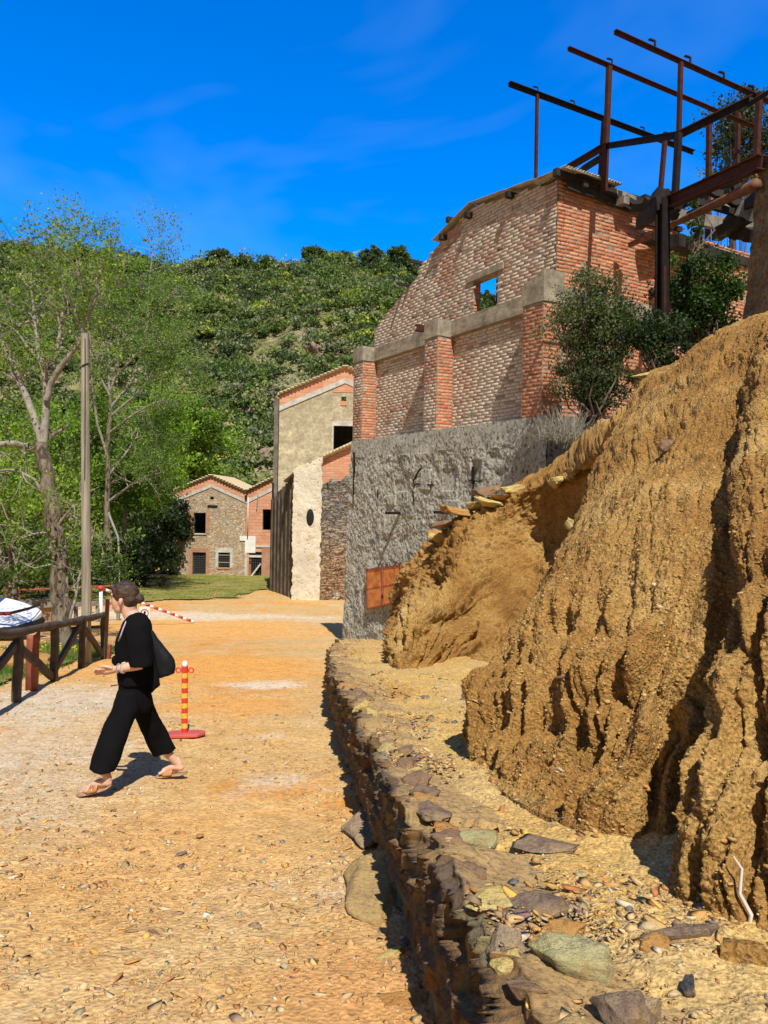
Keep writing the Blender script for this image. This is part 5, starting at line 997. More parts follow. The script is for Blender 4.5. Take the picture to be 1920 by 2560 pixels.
# background broadleaf trees: (px, D, centre y px, radii, base colour, label)
BT = [(20, 30, 1270, (3.4, 2.4, 2.6), (.19, .28, .035), "low bright green bushy tree at the left edge above the white car", 1.0), (60, 40, 1190, (4.2, 3.5, 3.4), (.17, .25, .035), "bright green broadleaf tree behind the old forked tree, at the left edge", 1.0),
      (190, 46, 1150, (4.2, 3.6, 4.2), (.18, .27, .035), "mid green broadleaf tree seen directly behind the telephone pole", .9), (310, 46, 1150, (3.6, 3.2, 4.6), (.17, .26, .035), "bright green broadleaf tree between the pole and the stone house", 1.0),
      (440, 63, 1080, (4.0, 3, 4.2), (.20, .30, .035), "lime green tree standing behind the stone house's left eave", .9), (500, 66, 1120, (4.5, 3, 4), (.20, .29, .045), "pale lime shrub tree just above the stone house roof", .7), (408, 56, 1330, (1.9, 2, 3.6), (.045, .07, .03), "dark grey green shrub hugging the stone house's left wall", .9),
      (300, 44, 1405, (3.0, 2.2, 1.6), (.035, .055, .02), "low dark thicket at the lawn's far left corner", .9), (120, 36, 1420, (4.2, 2.4, 1.6), (.06, .10, .02), "low dark green thicket behind the rusty railing", .9), (25, 24, 1400, (2.2, 1.6, 1.2), (.07, .12, .02), "dark leafy bush just behind the white car", .9)]
for px, Yk, py, r, c, lb, dn in BT:
    p = P(px, py, Yk); gb = gd(p[0], Yk) if Yk < 62 else -4.8; root = thing("broadleaf_tree" if 'tree' in lb.split(',')[0] else "bush", lb, "tree" if 'tree' in lb.split(',')[0] else "bush", (p[0], Yk, gb))
    (V, F, K), cc = tree_mesh_leaves(p, r, int(9000*dn*max(r)/3.6), .0026*Yk+.01, c, .65, 70, .20, .15); mesh("crown", V, F, M_LEAFB, root, col=K)
    mb = MB(); mb.tube([(p[0], Yk, gb-.3), (p[0]+.1, Yk, (gb+p[2])/2), tuple(p)], [.2, .15, .08], 8)
    for k in range(0, len(cc), 3): q = cc[k]; mb.tube([(p[0]+.05, Yk, p[2]-r[2]*.6), (p+q)/2+RNG.normal(size=3)*.3, q], [.07, .04, .015], 5, cap=False)
    mb.build("trunk", M_TWIG if Yk > 35 else M_BARK, root, smooth=True)
# bushes by the brick building
def bush(name, label, cx, cy, Y, r, n, size, col, warm=None, base=None, dens=60, cat="bush"):
    p = P(cx, cy, Y); bz = p[2]-r[2]*1.25 if base is None else base; root = thing(name, label, cat, (p[0], Y, bz)); (V, F, K), cc = tree_mesh_leaves(p, r, n, size, col, .4, dens, .25, .1, warm); mesh("foliage", V, F, M_LEAF, root, col=K)
    mb = MB(); f = np.array([p[0], Y, bz])
    for k in range(0, len(cc), 2): q = cc[k]; mb.tube([f+RNG.normal(size=3)*.04, f*.5+q*.5+RNG.normal(size=3)*.1, q], [.028, .016, .006], 5, cap=False)
    mb.build("stems", plain(name+"_stems", (.16, .12, .09), .9, .3, 6, .003), root, smooth=True); return root
bush("bush", "olive green bush growing against the brick corner, in front of the right pilaster", 1475, 830, 12.6, (.80, .5, 1.20), 19000, .030, (.070, .095, .035), (.17, .18, .09), dens=110)
bush("bush", "low straggly growth under the olive green bush at the foot of the brick corner", 1490, 960, 12.3, (.75, .4, .45), 6000, .028, (.06, .08, .03), dens=45)
bush("climbing_bush", "dark glossy leafy bush beside the rusty steel column and brown pillar", 1755, 745, 12.2, (.74, .5, .88), 15000, .034, (.035, .070, .016), (.09, .17, .03), dens=80)
bush("bush", "low dark bush at the crest of the bank, left of the glossy leafy bush", 1640, 860, 11.0, (.62, .4, .42), 6500, .030, (.030, .052, .015), dens=45)
bush("bush", "small upright bush tip sticking up through the burnt timbers", 1738, 560, 12.6, (.14, .14, .42), 1300, .03, (.05, .085, .03), dens=16)
bush("hill_tree", "grey green tree above the brown pillar at the upper right corner", 1870, 345, 22, (1.35, 1.2, 1.35), 12000, .055, (.055, .070, .040), base=-1.5, dens=70, cat="tree")
bush("hill_tree", "small green tree low behind the steel beams at the right", 1860, 465, 24, (1.3, 1.0, .7), 6000, .05, (.10, .14, .04), base=-1.5, dens=40, cat="tree")
g = MB(); tf = thing("dry_tuft", "grey dry grass tuft hanging over the edge below the olive green bush", "grass tuft", P(1420, 1090, 12)); 
for k in range(520):
    a = P(1415+RNG.normal()*26, 1095+RNG.normal()*10, 12+RNG.normal()*.15); t_ = a+np.array([RNG.normal()*.16, RNG.normal()*.1, RNG.uniform(.05, .42)]); g.bar(a, t_, .005, .003)
g.build("dry_stalks", plain("dry_stalks", (.30, .28, .22), .9, .3, 5, 0), tf)
# grass blades on the verge, with small yellow flowers
from_o = np.array(VERGE)
def inside(x, y, o):
    ins = np.zeros(len(x), bool); j = len(o)-1
    for i in range(len(o)): ins ^= ((o[i, 1] > y) != (o[j, 1] > y)) & (x < (o[j, 0]-o[i, 0])*(y-o[i, 1])/(o[j, 1]-o[i, 1]+1e-12)+o[i, 0]); j = i
    return ins
def blades(name, x, y, h, col, wdt=.006, kind='stuff', label=None):
    n = len(x); z = GZ(x, y)+.02+(fbm(np.stack([x, y, 0*x], -1), .6, 3, 3)-.5)*.1; b = np.stack([x, y, z], 1); a = RNG.uniform(0, 6.28, n); s = np.stack([np.cos(a), np.sin(a), 0*a], 1)*wdt
    ln = np.stack([RNG.normal(size=n)*.35, RNG.normal(size=n)*.35, np.ones(n)], 1)*h[:, None]; V = np.stack([b-s, b+s, b+ln*.6+s*.6, b+ln], 1).reshape(-1, 3); o = mesh(name, V, np.arange(4*n).reshape(n, 4), M_LEAFB, col=np.repeat(col, 4, 0)); o['kind'] = kind; return o
N = 60000; x = RNG.uniform(-8.8, -4.9, N); y = RNG.uniform(6.4, 17.3, N); k = inside(x+RNG.normal(size=N)*.12, y, from_o) & (RNG.uniform(0, 1, N) < np.clip((fbm(np.stack([x, y, 0*x], -1), 1.3, 3, 300)-.33)*5, .05, 1)); x, y = x[k], y[k]; n = len(x)
dry = (RNG.uniform(0, 1, (n, 1)) < .22); col = np.where(dry, np.array([(.36, .30, .13)]), np.array([(.10, .19, .025)]))*RNG.uniform(.6, 1.4, (n, 1)); blades("grass", x, y, RNG.uniform(.04, .16, n), col)
N = 26000; x = RNG.uniform(-26, -6.6, N); y = 31+27*RNG.uniform(0, 1, N)**1.5; lo_ = np.array([(-26, 30.5), (-18, 30), (-13.5, 31.5), (-10.2, 35.5), (-7.4, 38), (-6.5, 56), (-26, 56)]); k = inside(x, y, lo_); x, y = x[k], y[k]; n = len(x); col = np.where(RNG.uniform(0, 1, (n, 1)) < .5, np.array([(.34, .29, .11)]), np.array([(.15, .20, .035)]))*RNG.uniform(.7, 1.3, (n, 1)); blades("lawn_grass", x, y, RNG.uniform(.04, .13, n), col, .02)
fx = RNG.uniform(-7.8, -5.5, 1200); fy = RNG.uniform(8, 16.5, 1200); k = inside(fx, fy, from_o) & (fbm(np.stack([fx, fy, 0*fx], -1), 1.1, 2, 310) > .56); fx, fy = fx[k][:90], fy[k][:90]; fm = MB(); fg = thing("yellow_flowers", "small yellow wild flowers dotted in the green verge behind the fence", "wildflowers", (-6.4, 11, gd(-6.4, 11)))
fg['kind'] = 'stuff'
for a, b in zip(fx, fy): z = gd(a, b)+RNG.uniform(.16, .26); fm.ball((a, b, z), (.018, .018, .010), 6, 4); fm.bar((a, b, z-.2), (a, b, z), .003, .003)
fo = fm.build("flower_heads", plain("flower_yellow", (.75, .62, .03), .7, .1, 5, 0), fg)
# ------------------------------------------------------------------ fence, poles, barrier
M_FENCE = (lambda n: (n.base(n.mix(n.ramp(n.noise(5, 5, .65, n.vec((1, 1, 1))), [(.42, .7), (.6, 0)]), (.105, .078, .058), (.038, .028, .022))), n.bump(n.noise(30, 5, .7, n.vec((1, 1, .3))), .012), n.m)[2])(NM("dark_stained_wood", .8, .2))
def sbox(o, w=.006): b = o.modifiers.new("b", 'BEVEL'); b.width = w; b.segments = 2; return o
fb = [G(-75, 1830), G(42, 1754), G(136, 1707), G(202, 1672), G(259, 1651)]
fz = [(-75, 1595), (45, 1582), (137, 1562), (208, 1547), (259, 1536)]
ft = [P(a, b, q[1]) for (a, b), q in zip(fz, fb)]
fe = thing("wooden_fence", "dark stained wooden fence with log rail and diagonal braces at the road's left edge", "fence", fb[2])
for k in range(5):
    a = fb[k].copy(); a[2] -= .15; MB().bar(a, ft[k]+(0, 0, .0), .085, .095, up=(0, 1, 0), seg=5, jit=.005).build("post", M_FENCE, fe)
rp = []
for k in range(4):
    for f in (0, .25, .5, .75): rp.append(ft[k]+(ft[k+1]-ft[k])*f+RNG.normal(size=3)*.012+np.array([0, -.02, .0]))
rp.append(ft[4]+(ft[4]-ft[3])*.10); MB().tube(rp, [.056+.007*math.sin(i*1.9) for i in range(len(rp))], 10, rough=.03).build("rail", M_FENCE, fe, smooth=True)
up_ = lambda k, f: fb[k]+(ft[k]-fb[k])*f
for a, b in ((up_(1, .88), up_(2, .13)), (up_(1, .84), up_(0, .25)), (up_(2, .16), up_(3, .92)), (up_(3, .92), up_(4, .16))):
    MB().bar(a+(0, -.09, 0), b+(0, -.09, 0), .06, .10, up=(0, 0, 1), seg=5, jit=.005).build("brace", M_FENCE, fe)
M_REDST = plain("red_brown_steel", (.28, .085, .05), .75, .3, 7, .003, .1)
p = G(80, 1726); t_ = P(84, 1586, p[1]); mb = MB(); V = []; F = []; nn3 = 10
o_ = thing("steel_stub", "short red brown half pipe post standing in the grass behind the fence", "post", p)
for zf in (0, .5, .93, 1.0):
    for j in range(nn3+1):
        a = math.pi*(1.0+j/nn3); c = p+(t_-p)*zf+np.array([math.cos(a)*.075, math.sin(a)*.075, 0]); 
        if zf == 1: c = c+np.array([0, 0, .05*abs(math.cos(a))**3])
        V.append(c-(0, 0, .1 if zf == 0 else 0))
mesh("half_pipe", V, [tuple(f) for f in grid_faces(4, nn3+1)], M_REDST, o_, smooth=True).modifiers.new("s", 'SOLIDIFY').thickness = .012
p = G(271, 1650); tag(MB().bar(p-(0, 0, .1), P(275, 1612, p[1]), .09, .05).build("steel_stub", M_REDST), "small leaning red brown steel stub just right of the fence's last post", "post")
q = P(262, 1530, 16.2); tag(MB().bar(q-(0, 0, 1.45), q+(.06, 0, .28), .07, .07).build("steel_stub", M_REDST), "thin reddish steel post top showing above the fence's right end", "post")
p = G(217, 1662); Yp = p[1]; pl = thing("telephone_pole", "plain pale grey wooden telephone pole standing behind the fence", "utility pole", p)
M_POLE = (lambda n: (n.base(n.mix(n.ramp(n.noise(14, 5, .65, n.vec((1, 1, .05))), [(.40, .8), (.58, 0)]), (.37, .33, .26), (.18, .155, .125))), n.bump(n.noise(30, 5, .7, n.vec((1, 1, .06))), .012), n.m)[2])(NM("weathered_pole_wood", .9, .1))
tp = P(212, 834, Yp); MB().tube([p-(0, 0, .3), p+(tp-p)*.35, p+(tp-p)*.7, tp], [.088, .082, .076, .070], 14).build("pole_shaft", M_POLE, pl, smooth=False)
q = P(213, 915, Yp); MB().tube([q+(-.085, -.02, -.05), q+(0, -.09, .0), q+(.08, -.03, .05)], .012, 6).build("strap", M_DKST, pl)
MB().tube([P(214, 834, Yp)+(.02, -.07, -.1), P(216, 1000, Yp)+(.01, -.085, 0), P(214, 1200, Yp)+(.02, -.085, 0)], .008, 5).build("cable", M_DKST, pl)
wr = MB(); a = np.array(P(-40, 470, 30)); b = np.array(P(34, 600, 26)); wr.tube([a+(b-a)*t+np.array([0, 0, -.2*4*t*(1-t)*.3]) for t in np.linspace(-2, 1.5, 14)], .010, 5); tag(wr.build("overhead_wire", M_DKST), "thin dark overhead wire crossing the sky at the far left", "wire")
# barrier
pv = P(252, 1470, 24.0); gz_ = gd(pv[0], 24.0); ba = thing("road_barrier", "lowered red and white striped road barrier with pivot post behind the woman", "barrier", (pv[0], 24, gz_))
M_RED = plain("barrier_red", (.55, .05, .04), .5, .15, 8, .001, spec=.4); M_WT = plain("barrier_white", (.72, .70, .66), .5, .08, 8, .001, spec=.4)
MB().tube([(pv[0]+.05, 24, gz_-.2), pv-(0, 0, .1)], .055, 12).build("pivot_post", M_WT, ba, smooth=True); MB().ball(pv, .09).tube([pv-(0, .1, 0), pv+(0, .1, 0)], .06, 10).build("pivot", M_RED, ba, smooth=True)
tipb = G(486, 1559)+np.array([0, 0, .05]); bd = tipb-pv; L_ = np.linalg.norm(bd); ns = 22
wm, rm = MB(), MB()
for k in range(ns): (rm if k % 2 == 0 else wm).tube([pv+bd*k/ns, pv+bd*(k+1)/ns], .048, 10)
bo = rm.build("boom", M_RED, ba, smooth=True); wm.build("white_bands", M_WT, ba, parent=bo, smooth=True)
sp0 = pv+bd*.455+np.array([0, -.06, 0]); sg_ = MB().box(sp0+(0, 0, -.30), (.36, .012, .46)).build("sign_plate", M_WT, ba)
def ringm(c, r0, r1, y, n=28):
    V = []; F = []
    for j in range(n):
        a = 6.2832*j/n
        for r in (r0, r1): V.append((c[0]+r*math.cos(a), c[1]-y, c[2]+r*math.sin(a)))
    F = [(2*j, 2*j+1, (2*j+3) % (2*n), (2*j+2) % (2*n)) for j in range(n)]; return V, F
V, F = ringm(sp0+(0, 0, -.29), .105, .14, .012); mesh("prohibition_ring", V, F, plain("sign_red", (.45, .04, .05), .5, .1, 5, 0), ba, parent=sg_).modifiers.new("s", 'SOLIDIFY').thickness = .002
MB().ball(sp0+(0, -.012, -.29), (.035, .003, .075), 10, 8).ball(sp0+(.03, -.012, -.26), (.02, .003, .03), 8, 6).build("pictogram", M_DKST, ba, parent=sg_)
MB().tube([sp0+(-.14, .02, .05), sp0+(-.14, 0, -.1)], .008, 5).tube([sp0+(.14, .02, .0), sp0+(.14, 0, -.1)], .008, 5).build("sign_wire", M_DKST, ba, parent=sg_)
# background railing, wooden rail, low bar, picnic table, stone parapet
rl = thing("steel_railing", "red brown pipe railing in front of the dark thicket, left of the barrier post", "railing", G(230, 1545)); a = P(150, 1471, 28); b = P(300, 1464, 30)
MB().tube([a+(a-b)*.8, a, b, b+(b-a)*.2], .045, 8).build("top_pipe", M_REDST, rl, smooth=True)
for f in (-.6, 0, .5, 1.0): q = a+(b-a)*f; MB().bar((q[0], q[1], gd(q[0], q[1])-.1), q, .06, .06).build("post", M_REDST, rl)
for f, g_ in ((0, .5), (.5, 1.0)): A_ = a+(b-a)*f; B_ = a+(b-a)*g_; MB().bar(A_-(0, 0, .1), (B_[0], B_[1], gd(B_[0], B_[1])+.1), .02, .02).build("brace", M_DKST, rl)
wrl = thing("wooden_rail", "low pale wooden rail with short posts behind the barrier post", "railing", G(290, 1550)); a = P(182, 1512, 25.5); b = P(300, 1505, 27); MB().bar(a, b, .06, .16).build("rail", M_TIMB, wrl)
for f in (.05, .5, .95): q = a+(b-a)*f; MB().bar((q[0], q[1]+.06, gd(q[0], q[1])-.1), q+(0, .06, 0), .12, .08).build("post", M_TIMB, wrl)
lb_ = thing("low_bar", "low dark steel bar crossing the dirt track behind the fence", "bar", G(180, 1600)); a = P(92, 1577, 18.5); b = P(268, 1565, 18.2); MB().tube([a, b], .035, 8).build("bar", M_DKST, lb_, smooth=True)
for f in (.03, .5, .97): q = a+(b-a)*f; MB().bar((q[0], q[1], gd(q[0], q[1])-.1), q, .05, .05).build("post", M_DKST, lb_)
pc_ = P(382, 1462, 44); gp = gd(pc_[0], 44); pt = thing("picnic_table", "small dark wooden picnic table in the tree shade at the lawn's left", "picnic table", (pc_[0], 44, gp))
MB().box((pc_[0], 44, gp+.74), (1.7, .8, .06)).build("table_top", M_FENCE, pt)
for s_ in (-1, 1): MB().box((pc_[0], 44+s_*.75, gp+.44), (1.7, .26, .05)).build("bench", M_FENCE, pt); MB().bar((pc_[0]+s_*.55, 44, gp-.05), (pc_[0]+s_*.55, 44, gp+.71), .12, .6, up=(0, 1, 0)).bar((pc_[0]+s_*.55, 43.3, gp+.35), (pc_[0]+s_*.55, 44.7, gp+.35), .08, .10).build("leg_frame", M_FENCE, pt)
pw_ = thing("stone_parapet", "low stone parapet behind the white car, left of the old tree trunk", "low wall", G(100, 1580)); a = P(40, 1526, 23.5); b = P(140, 1515, 24.5)
o = MB().prism([(a[0], a[1], a[2]-.9), (b[0], b[1], b[2]-.9), (b[0], b[1], b[2]), (a[0], a[1], a[2])], (0, .5, 0)).build("wall", RK['sand'], pw_); rough_box(o, 20, .05, 3, 9)
o = MB().prism([(a[0]-.1, a[1]-.08, a[2]+.002), (b[0]+.1, b[1]-.08, b[2]+.002), (b[0]+.1, b[1]-.08, b[2]+.28), (a[0]-.1, a[1]-.08, a[2]+.28)], (0, .6, 0)).build("coping", M_TIMB, pw_); rough_box(o, 12, .03, 3, 10)
tag(rock("brick_rubble_bank", "low reddish earth lump behind the fence near the car", G(20, 1690)+np.array([-.6, 1.0, 0]), (1.6, 1.2, .5), .2, 0, 'orange', 90), cat="mound")
# bollard
bq = G(461, 1842); bo_ = thing("bollard", "red and yellow banded plastic chain post on a red base plate, beside the walking woman", "bollard", bq)
M_BR = plain("bollard_red", (.62, .045, .03), .45, .10, 6, .0, spec=.45); M_BY = (lambda n: (n.base(n.ramp(n.noise(60, 3, .6), [(.4, (.72, .34, .03)), (.6, (.85, .55, .08))])), n.m)[1])(NM("bollard_reflective_yellow", .4, .4)); M_BP = plain("faded_red_base", (.50, .095, .08), .7, .15, 5, .001)
zt_ = P(459, 1650, bq[1])[2]; Hb = zt_-bq[2]; oc = [(-.17, -.05), (-.13, -.13), (.13, -.13), (.20, -.03), (.20, .05), (.13, .13), (-.13, .13), (-.20, .05)]
cosr, sinr = math.cos(.2), math.sin(.2)
MB().prism([bq+np.array([x*cosr-y*sinr, x*sinr+y*cosr, .012-(y*cosr)*.12]) for x, y in oc], (0, 0, .032)).build("base_plate", M_BP, bo_, bevel=.008)
R_ = .031; z0 = .04; nb_ = 13; zs = [z0+(Hb-.075-z0)*k/nb_ for k in range(nb_+1)]
MB().tube([bq+(0, 0, z0), bq+(-.006, 0, Hb-.06)], R_*.97, 24, cap=False).build("shaft", M_BR, bo_, smooth=True)
for k in range(nb_):
    if k % 2: MB().tube([bq+(-.006*zs[k]/Hb, 0, zs[k]), bq+(-.006*zs[k+1]/Hb, 0, zs[k+1])], R_*1.02, 24, cap=False).build("yellow_band", M_BY, bo_, smooth=True)
MB().ball(bq+(-.006, 0, Hb-.045), (.030, .030, .038), 14, 10).build("cap", M_WT, bo_, smooth=True)
for s_ in (-1, 1):
    c = bq+np.array([-.006+s_*.062, 0, Hb-.10]); MB().tube([c+np.array([math.cos(a)*.024, 0, math.sin(a)*.024]) for a in np.linspace(0, 6.2832, 17)], .007, 6).build("chain_ring", M_BR, bo_, smooth=True)

# ------------------------------------------------------------------ white car
cg = G(60, 1606); CY = 19.0; cz = gd(-9.5, CY); xr = P(72, 1520, CY)[0]
M_PAINT = NM("white_car_paint", .25, .5); M_PAINT.base((.78, .79, .80)); M_PAINT.b.inputs['Coat Weight'].default_value = .6; M_PAINT = M_PAINT.m
M_GLASS = NM("dark_glass", .08, .6).base((.02, .022, .025)).m; M_BLK = plain("black_plastic", (.018, .018, .02), .6, .2, 6, 0); M_TYRE = plain("tyre_rubber", (.022, .022, .022), .85, .2, 6, .002)
car = thing("parked_car", "white car whose rounded tail with thin light bar shows at the left edge", "car", (xr-2.1, CY, cz))
prof = [(-4.35, .45, .70, .86), (-4.25, .28, .82, .98), (-3.9, .22, .92, 1.02), (-3.0, .20, 1.02, 1.04), (-2.6, .20, 1.38, .98), (-2.0, .20, 1.50, .96), (-1.4, .20, 1.48, .96), (-.9, .20, 1.36, .99), (-.5, .22, 1.18, 1.0), (-.22, .26, 1.02, .98), (-.06, .34, .86, .93), (.0, .46, .72, .86)]
nr_ = 28; V = []; F = []
for k, (x, zb, zt, wd) in enumerate(prof):
    for j in range(nr_):
        a = 2*math.pi*j/nr_; c, s = math.cos(a), math.sin(a); sx = math.copysign(abs(c)**.45, c); sz2 = math.copysign(abs(s)**.55, s); zt *= .93; zm = (zb+zt)/2; hz_ = (zt-zb)/2; tw = 1-.26*max(0, (sz2*hz_+zm-.95)/.6)
        V.append((xr+x, CY+sx*.91*wd*tw, cz+zm+sz2*hz_))
    if k: F += [((k-1)*nr_+j, (k-1)*nr_+(j+1) % nr_, k*nr_+(j+1) % nr_, k*nr_+j) for j in range(nr_)]
F += [tuple(range(nr_-1, -1, -1)), tuple((len(prof)-1)*nr_+j for j in range(nr_))]
cb = mesh("body", V, F, M_PAINT, car, smooth=True); s2 = cb.modifiers.new("s", 'SUBSURF'); s2.levels = 2; s2.render_levels = 2
M_TL = NM("tail_lamp_red", .2, .6).base((.35, .01, .015)).m
MB().bar((xr-.38, CY-.905, cz+.80), (xr-.07, CY-.80, cz+.80), .02, .075).bar((xr-.07, CY-.80, cz+.80), (xr+.012, CY+.0, cz+.80), .02, .07).bar((xr+.012, CY, cz+.80), (xr-.07, CY+.8, cz+.80), .02, .07).build("tail_light_bar", M_BLK, car)
MB().bar((xr-.30, CY-.925, cz+.80), (xr-.20, CY-.895, cz+.80), .02, .03).bar((xr-.16, CY-.87, cz+.80), (xr-.06, CY-.82, cz+.80), .02, .05).build("tail_lamp", M_TL, car)
MB().bar((xr-.36, CY-.915, cz+.76), (xr-.05, CY-.80, cz+.76), .02, .02).build("lamp_trim", M_BLK, car)
MB().box((xr-.18, CY, cz+.36), (.42, 1.74, .16)).build("lower_bumper", M_BLK, car, bevel=.03)
for xw in (xr-.82, xr-3.45):
    for s_ in (-1, 1):
        yw = CY+s_*.80; wh = MB().tube([(xw, yw-.11, cz+.33), (xw, yw-.09, cz+.33), (xw, yw+.09, cz+.33), (xw, yw+.11, cz+.33)], [.30, .335, .335, .30], 28).build("wheel", M_TYRE, car, smooth=True)
        rm_ = MB().tube([(xw, yw+s_*.112, cz+.33), (xw, yw+s_*.118, cz+.33)], [.21, .21], 24)
        for k in range(5): a = k*1.2566; rm_.bar((xw, yw+s_*.122, cz+.33), (xw+.2*math.cos(a), yw+s_*.122, cz+.33+.2*math.sin(a)), .02, .045, up=(math.sin(a), 0, -math.cos(a)))
        rm_.build("rim", plain("alloy", (.35, .35, .36), .35, .1, 5, 0, .8), car, parent=wh)
        MB().tube([(xw, CY+s_*.895, cz+.36), (xw, CY+s_*.912, cz+.36)], [.40, .39], 28).build("wheel_arch", M_BLK, car)
for s_ in (-1, 1): MB().prism([(xr-2.5, CY+s_*.80, cz+1.04), (xr-1.25, CY+s_*.80, cz+1.04), (xr-1.45, CY+s_*.70, cz+1.30), (xr-2.25, CY+s_*.70, cz+1.33)], (0, s_*.03, 0)).build("side_window", M_GLASS, car)
MB().prism([(xr-1.55, CY-.58, cz+1.485), (xr-1.55, CY+.58, cz+1.485), (xr-.95, CY+.64, cz+1.375), (xr-.95, CY-.64, cz+1.375)], (.01, 0, .02)).build("rear_window", M_GLASS, car)

# ------------------------------------------------------------------ walking woman
def I(ix, iy, Y): return P(ix*.33756, 1400+iy*.33756, Y)
def GN(px, py):
    v = ray(px, py); Y = 2.0
    while Y < 12:
        p = v*(Y/v[1])
        if p[2]+CZ < gd(p[0], Y)+.012: break
        Y *= 1.001
    return Y
YF = GN(690*.33756, 1400+1738*.33756); YR = GN(1275*.33756, 1400+1610*.33756); PY = (YF+YR)/2; mm = PY/5.65/970.0
lgY = lambda t: YF+(YR-YF)*t
person = thing("person", "woman in loose black top and cropped wide black trousers striding left across the road", "person", (I(960, 1650, PY)[0], PY, gd(I(960, 1650, PY)[0], PY)))
def zl(mb, rows, n=20):                               # horizontal-ish rings: (iy, x_left, x_right, Y, half depth)
    R2 = [(I((a+b)/2, iy, Y), np.array([(b-a)/2*mm*Y/PY, 0, 0]), np.array([0, dp, 0])) for iy, a, b, Y, dp in rows]; return mb.ring(R2, n)
M_SKIN = (lambda n: (n.base(n.ramp(n.noise(12, 3, .5), [(.3, (.60, .35, .25)), (.7, (.68, .42, .31))])), n.b.inputs['Subsurface Weight'].__setattr__('default_value', .06), n.m)[2])(NM("skin", .5, .35))
M_BLACK = (lambda n: (n.base((.0065, .0065, .0075)), n.bump(n.noise(220, 3, .6), .001), n.m)[2])(NM("black_fabric", .95, .06))
bd_ = MB()
# head
bd_.ball(I(928, 262, PY), (.088, .074, .100), 20, 14); bd_.ball(I(880, 300, PY), (.050, .056, .085), 16, 12); bd_.ball(I(888, 345, PY), (.046, .048, .052), 14, 10)
bd_.ball(I(869, 378, PY), (.022, .026, .018), 12, 8); bd_.tube([I(836, 262, PY), I(828, 290, PY), I(822, 312, PY)], [.010, .012, .014], 8); bd_.ball(I(838, 316, PY), (.018, .017, .011), 8, 6)
bd_.ball(I(842, 346, PY), (.012, .022, .008), 10, 6); bd_.ball(I(845, 357, PY), (.011, .020, .008), 10, 6); bd_.ball(I(842, 252, PY), (.016, .050, .012), 12, 6); bd_.ball(I(865, 318, PY-.035), (.028, .020, .030), 10, 8)
bd_.tube([I(905, 372, PY), I(945, 330, PY-.03), I(955, 290, PY-.05)], [.022, .020, .018], 8)
bd_.tube([I(955, 320, PY), I(958, 380, PY), I(990, 430, PY), I(1005, 480, PY)], [.058, .054, .062, .085], 16)
ear = I(893, 307, PY-.072); bd_.ball(ear, (.013, .012, .030), 10, 8); bd_.ball(ear+(.006, -.006, .008), (.012, .006, .018), 8, 6)
# trunk and limbs under the clothes
zl(bd_, [(430, 930, 1080, PY, .10), (480, 925, 1090, PY, .16), (560, 915, 1085, PY, .13), (700, 920, 1080, PY, .11), (860, 935, 1075, PY, .10), (960, 940, 1070, PY, .10), (1060, 945, 1060, PY, .09)])
bd_.tube([I(1020, 480, PY-.15), I(1030, 640, PY-.17), I(1048, 765, PY-.17)], [.048, .042, .038], 12)
bd_.tube([I(1050, 768, PY-.17), I(985, 785, PY-.18), I(925, 797, PY-.18), I(862, 805, PY-.17)], [.040, .037, .031, .023], 12)
bd_.tube([I(1010, 480, PY+.15), I(1010, 640, PY+.17), I(1000, 770, PY+.16)], [.046, .042, .036], 12); bd_.tube([I(1000, 770, PY+.16), I(930, 800, PY+.10), I(855, 812, PY+.03)], [.036, .030, .022], 12)
bd_.tube([I(960, 1020, lgY(.32)), I(880, 1250, lgY(.18)), I(800, 1500, lgY(.06)), I(778, 1600, YF)], [.045, .040, .035, .030], 12); bd_.tube([I(1040, 1020, lgY(.65)), I(1130, 1250, lgY(.8)), I(1250, 1440, lgY(.95)), I(1310, 1500, YR)], [.045, .040, .035, .030], 12)
# near hand: palm, four fingers, thumb (cupped, palm up)
def hand(y, s=1.0, dx=0, dy_=0):
    H = lambda a, b, d=0: I(a+dx, b+dy_, y+d)
    bd_.tube([H(866, 806), H(835, 810), H(800, 815), H(770, 820)], [.021, .026, .030, .026], 12)
    for k, (dd, ln) in enumerate(((-.030, .92), (-.010, 1.0), (.010, .95), (.028, .78))):
        by = 806+k*9; bd_.tube([H(782, by, dd), H(752, by+3*ln, dd), H(726-3*ln, by+6, dd*.9), H(704+(1-ln)*60, by-4+k*5, dd*.8)], [.0105*s, .0098*s, .0088*s, .0070*s], 8); bd_.ball(H(704+(1-ln)*60, by-4+k*5, dd*.8), .0072*s, 8, 6)
    bd_.tube([H(832, 800, -.02), H(800, 792, -.036), H(772, 786, -.040), H(748, 790, -.036)], [.014, .012, .0105, .008], 8); bd_.ball(H(748, 790, -.036), .0082, 8, 6)
hand(PY-.165); hand(PY-.02, .95, -8, 6)
# feet
def foot(hx, hy, bx, by, tx, ty, ax, ay, y, side):
    bd_.tube([I(ax, ay, y), I((ax+hx)/2, (ay+hy)/2-8, y), I(hx-14, hy-14, y)], [.029, .028, .026], 12)
    bd_.ball(I(hx-14, hy-24, y), (.030, .027, .026), 12, 8)
    bd_.tube([I(hx-20, hy-30, y), I(hx*.55+bx*.45-10, hy*.55+by*.45-38, y), I(bx, by-22, y), I(tx+28, ty-14, y)], [.030, .028, .020, .012], 12)
    bd_.tube([I(hx-30, hy-8, y+.01), I((hx+bx)/2, (hy+by)/2-10, y+.01), I(bx-6, by-12, y-.01)], [.020, .020, .022], 10)
    for k in range(5): dd = (-.034+k*.017)*side; bd_.tube([I(bx-6, by-14, y+dd*.8), I(tx+26+k*7, ty-12, y+dd), I(tx+8+k*9, ty-9, y+dd)], [.0135, .0115 if k else .014, .0085 if k else .012], 8)
foot(812, 1672, 655, 1706, 585, 1728, 785, 1575, YF, -1)
